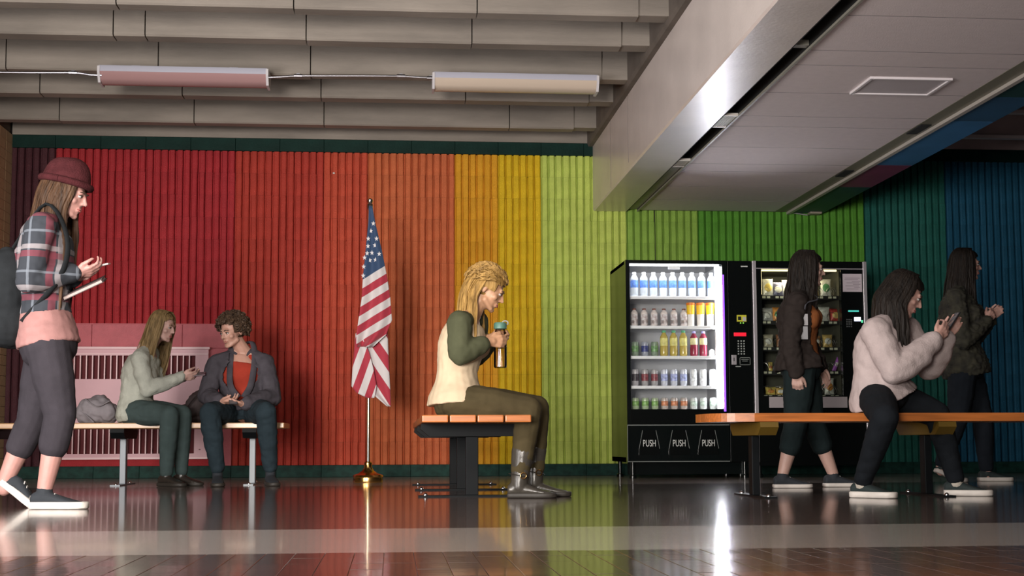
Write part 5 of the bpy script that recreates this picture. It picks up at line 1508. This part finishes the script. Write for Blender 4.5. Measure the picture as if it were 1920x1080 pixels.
# ---- 6: girl in the pale sweater on the right bench
Yp = 7.28
J = joints(Yp, neck=(1672, 592), hipL=(1668, 744, .09), hipR=(1642, 746, -.07), shL=(1698, 618, .14), shR=(1642, 622, -.13), waist=(1632, 684),
           elL=(1742, 690, .10), elR=(1676, 696, -.20), wrL=(1776, 630, .0), wrR=(1756, 634, -.12),
           knL=(1757, 776, -.05), anL=(1792, 900, -.02), knR=(1660, 782, -.42), anR=(1617, 903, -.16))
t = thing('person', 'dark-haired girl in a loose pale sweater bent over her phone at right', 'person', (J['hipR'].x, Yp, 0))
hc = at(1694, 552, Yp - .03); fr = frame((.85, -.28, -.46), (.46, -.05, 1))
sk = skin('dim_rose', (.50, .29, .24))
H = [dict(wr=J['wrL'], d=(.6, -.1, .9), palm=(-.3, -1, .2), thumb_side=(-1, 0, .5), curl=.8), dict(wr=J['wrR'], d=(.8, .1, .7), palm=(-.1, .9, .3), thumb_side=(-.6, -.2, .8), curl=.8)]
from_mesh('body', remesh(body_base(J, H, None, fr, hc, 1.0, .92), .0055, 3), sk, t)
face_parts(t, hc, fr, 1, MATS['brow_dark'], MATS['lips_rose'])
m_ = MB(); torso(m_, J, .034, -.10, 1.05, .98, flare=.10, bust=.1); yoke(m_, J, .028)
for s in 'LR':
    limb(m_, J['sh' + s], J['el' + s], J['wr' + s], ARM, .030, .90)
    m_.cap_(J['el' + s].lerp(J['wr' + s], .1) - Z_ * .015, J['el' + s].lerp(J['wr' + s], .62) - Z_ * .03, .070, .066, 14)
from_mesh('loose_sweater', remesh(m_, .009, 3, .006, 6, seed=3), cloth_mat('pale_pink_grey', (.46, .38, .37), .08, bscale=120, bump=.3), t)
m_ = MB(); torso(m_, J, .014, -.2, .12, 1.0)
for s in 'LR': limb(m_, J['hip' + s], J['kn' + s], J['an' + s], LEG, .012, .96)
from_mesh('black_jeans', remesh(m_, .008, 3, .003), cloth_mat('black_denim', (.008, .010, .013)), t)
hair_cap(hc, fr, 1.0, .014, .05).build('hair', hm, t, True)
long_hair(hc, fr, 1.0, 130, .24, 41, V(.0, -.10, -1).normalized(), 1.12, az=(62, 300), r0=.013).build('long_hair', hm, t, True)
slip = mat('slip_on_dark', (.014, .024, .024), .8, bump=.2, bscale=200)
for s, dd in (('L', (1, -.35)), ('R', (.75, -.75))):
    so = shoe(t, J['an' + s], dd, 0, slip, WHITE_SOLE, .25, None, sole_h=.030)
    MB().cap_(J['an' + s] + V(0, 0, -.02), J['an' + s] + V(0, 0, .015), .040, .039).build('sock_cuff', mat('sock_cream', (.42, .38, .32), .9), so, True)
c = at(1786, 603, Yp - .06)
ph = thing('phone', 'dark phone held up by the girl in the loose pale sweater', 'phone', c)
MB().box(c + V(-.006, -.034, -.06), c + V(.002, .034, .06), bev=.002).build('case', MATS['phone_black'], ph)
MB().box(c + V(-.007, -.03, -.054), c + V(-.006, .03, .054)).build('screen', MATS['phone_screen'], ph)
ph.rotation_euler = (0, R(35), 0)

# ---- 7: woman walking along the blue wall
Yp = 9.75
J = joints(Yp, neck=(1800, 540), hipL=(1812, 686, .085), hipR=(1806, 686, -.085), shL=(1806, 557, .15), shR=(1792, 557, -.155), waist=(1796, 620),
           elL=(1826, 636, .16), elR=(1806, 640, -.20), wrL=(1858, 596, .02), wrR=(1852, 600, -.12),
           knL=(1842, 780, .08), anL=(1850, 884, .08), knR=(1796, 785, -.08), anR=(1764, 876, -.08))
t = thing('person', 'dark-haired woman in a dark patterned jacket walking beside the blue wall', 'person', (J['hipR'].x, Yp, 0))
hc = at(1811, 497, Yp); fr = frame((1, -.22, -.05), (.08, 0, 1))
H = [dict(wr=J['wrL'], d=(.7, -.2, .7), palm=(-.2, -1, 0), thumb_side=(-.7, 0, .7), curl=1.1), dict(wr=J['wrR'], d=(.7, .2, .75), palm=(-.2, 1, 0), thumb_side=(-.7, 0, .7), curl=1.1)]
from_mesh('body', remesh(body_base(J, H, None, fr, hc, .98, .95), .0055, 3), sk, t)
face_parts(t, hc, fr, .98, MATS['brow_dark'], MATS['lips_rose'])
m_ = MB(); torso(m_, J, .034, -.14, 1.04, .98, flare=.06, bust=.1); yoke(m_, J, .022)
for s in 'LR': limb(m_, J['sh' + s], J['el' + s], J['wr' + s], ARM, .022, .93)
from_mesh('patterned_jacket', remesh(m_, .009, 3, .009, 23), mat('camouflage_cloth', (.014, .013, .011), .9, var=.3, vscale=16, col2=(.045, .042, .026), bump=.2, bscale=200), t)
m_ = MB(); torso(m_, J, .014, -.2, .12, 1.0)
for s in 'LR': limb(m_, J['hip' + s], J['kn' + s], J['an' + s], LEG, .016, .90)
from_mesh('dark_trousers', remesh(m_, .008, 3, .003), cloth_mat('ink_trousers', (.010, .013, .018)), t)
hair_cap(hc, fr, .98, .014, .055).build('hair', hm, t, True)
long_hair(hc, fr, .98, 120, .34, 51, V(-.10, 0, -1).normalized(), 1.1, az=(55, 305), r0=.013).build('long_hair', hm, t, True)
shoe(t, J['anL'], (1, -.05), 0, slip, WHITE_SOLE, .255, None, sole_h=.026); shoe(t, J['anR'], (1, 0), 0, slip, WHITE_SOLE, .255, None, pitch=R(24), sole_h=.026)
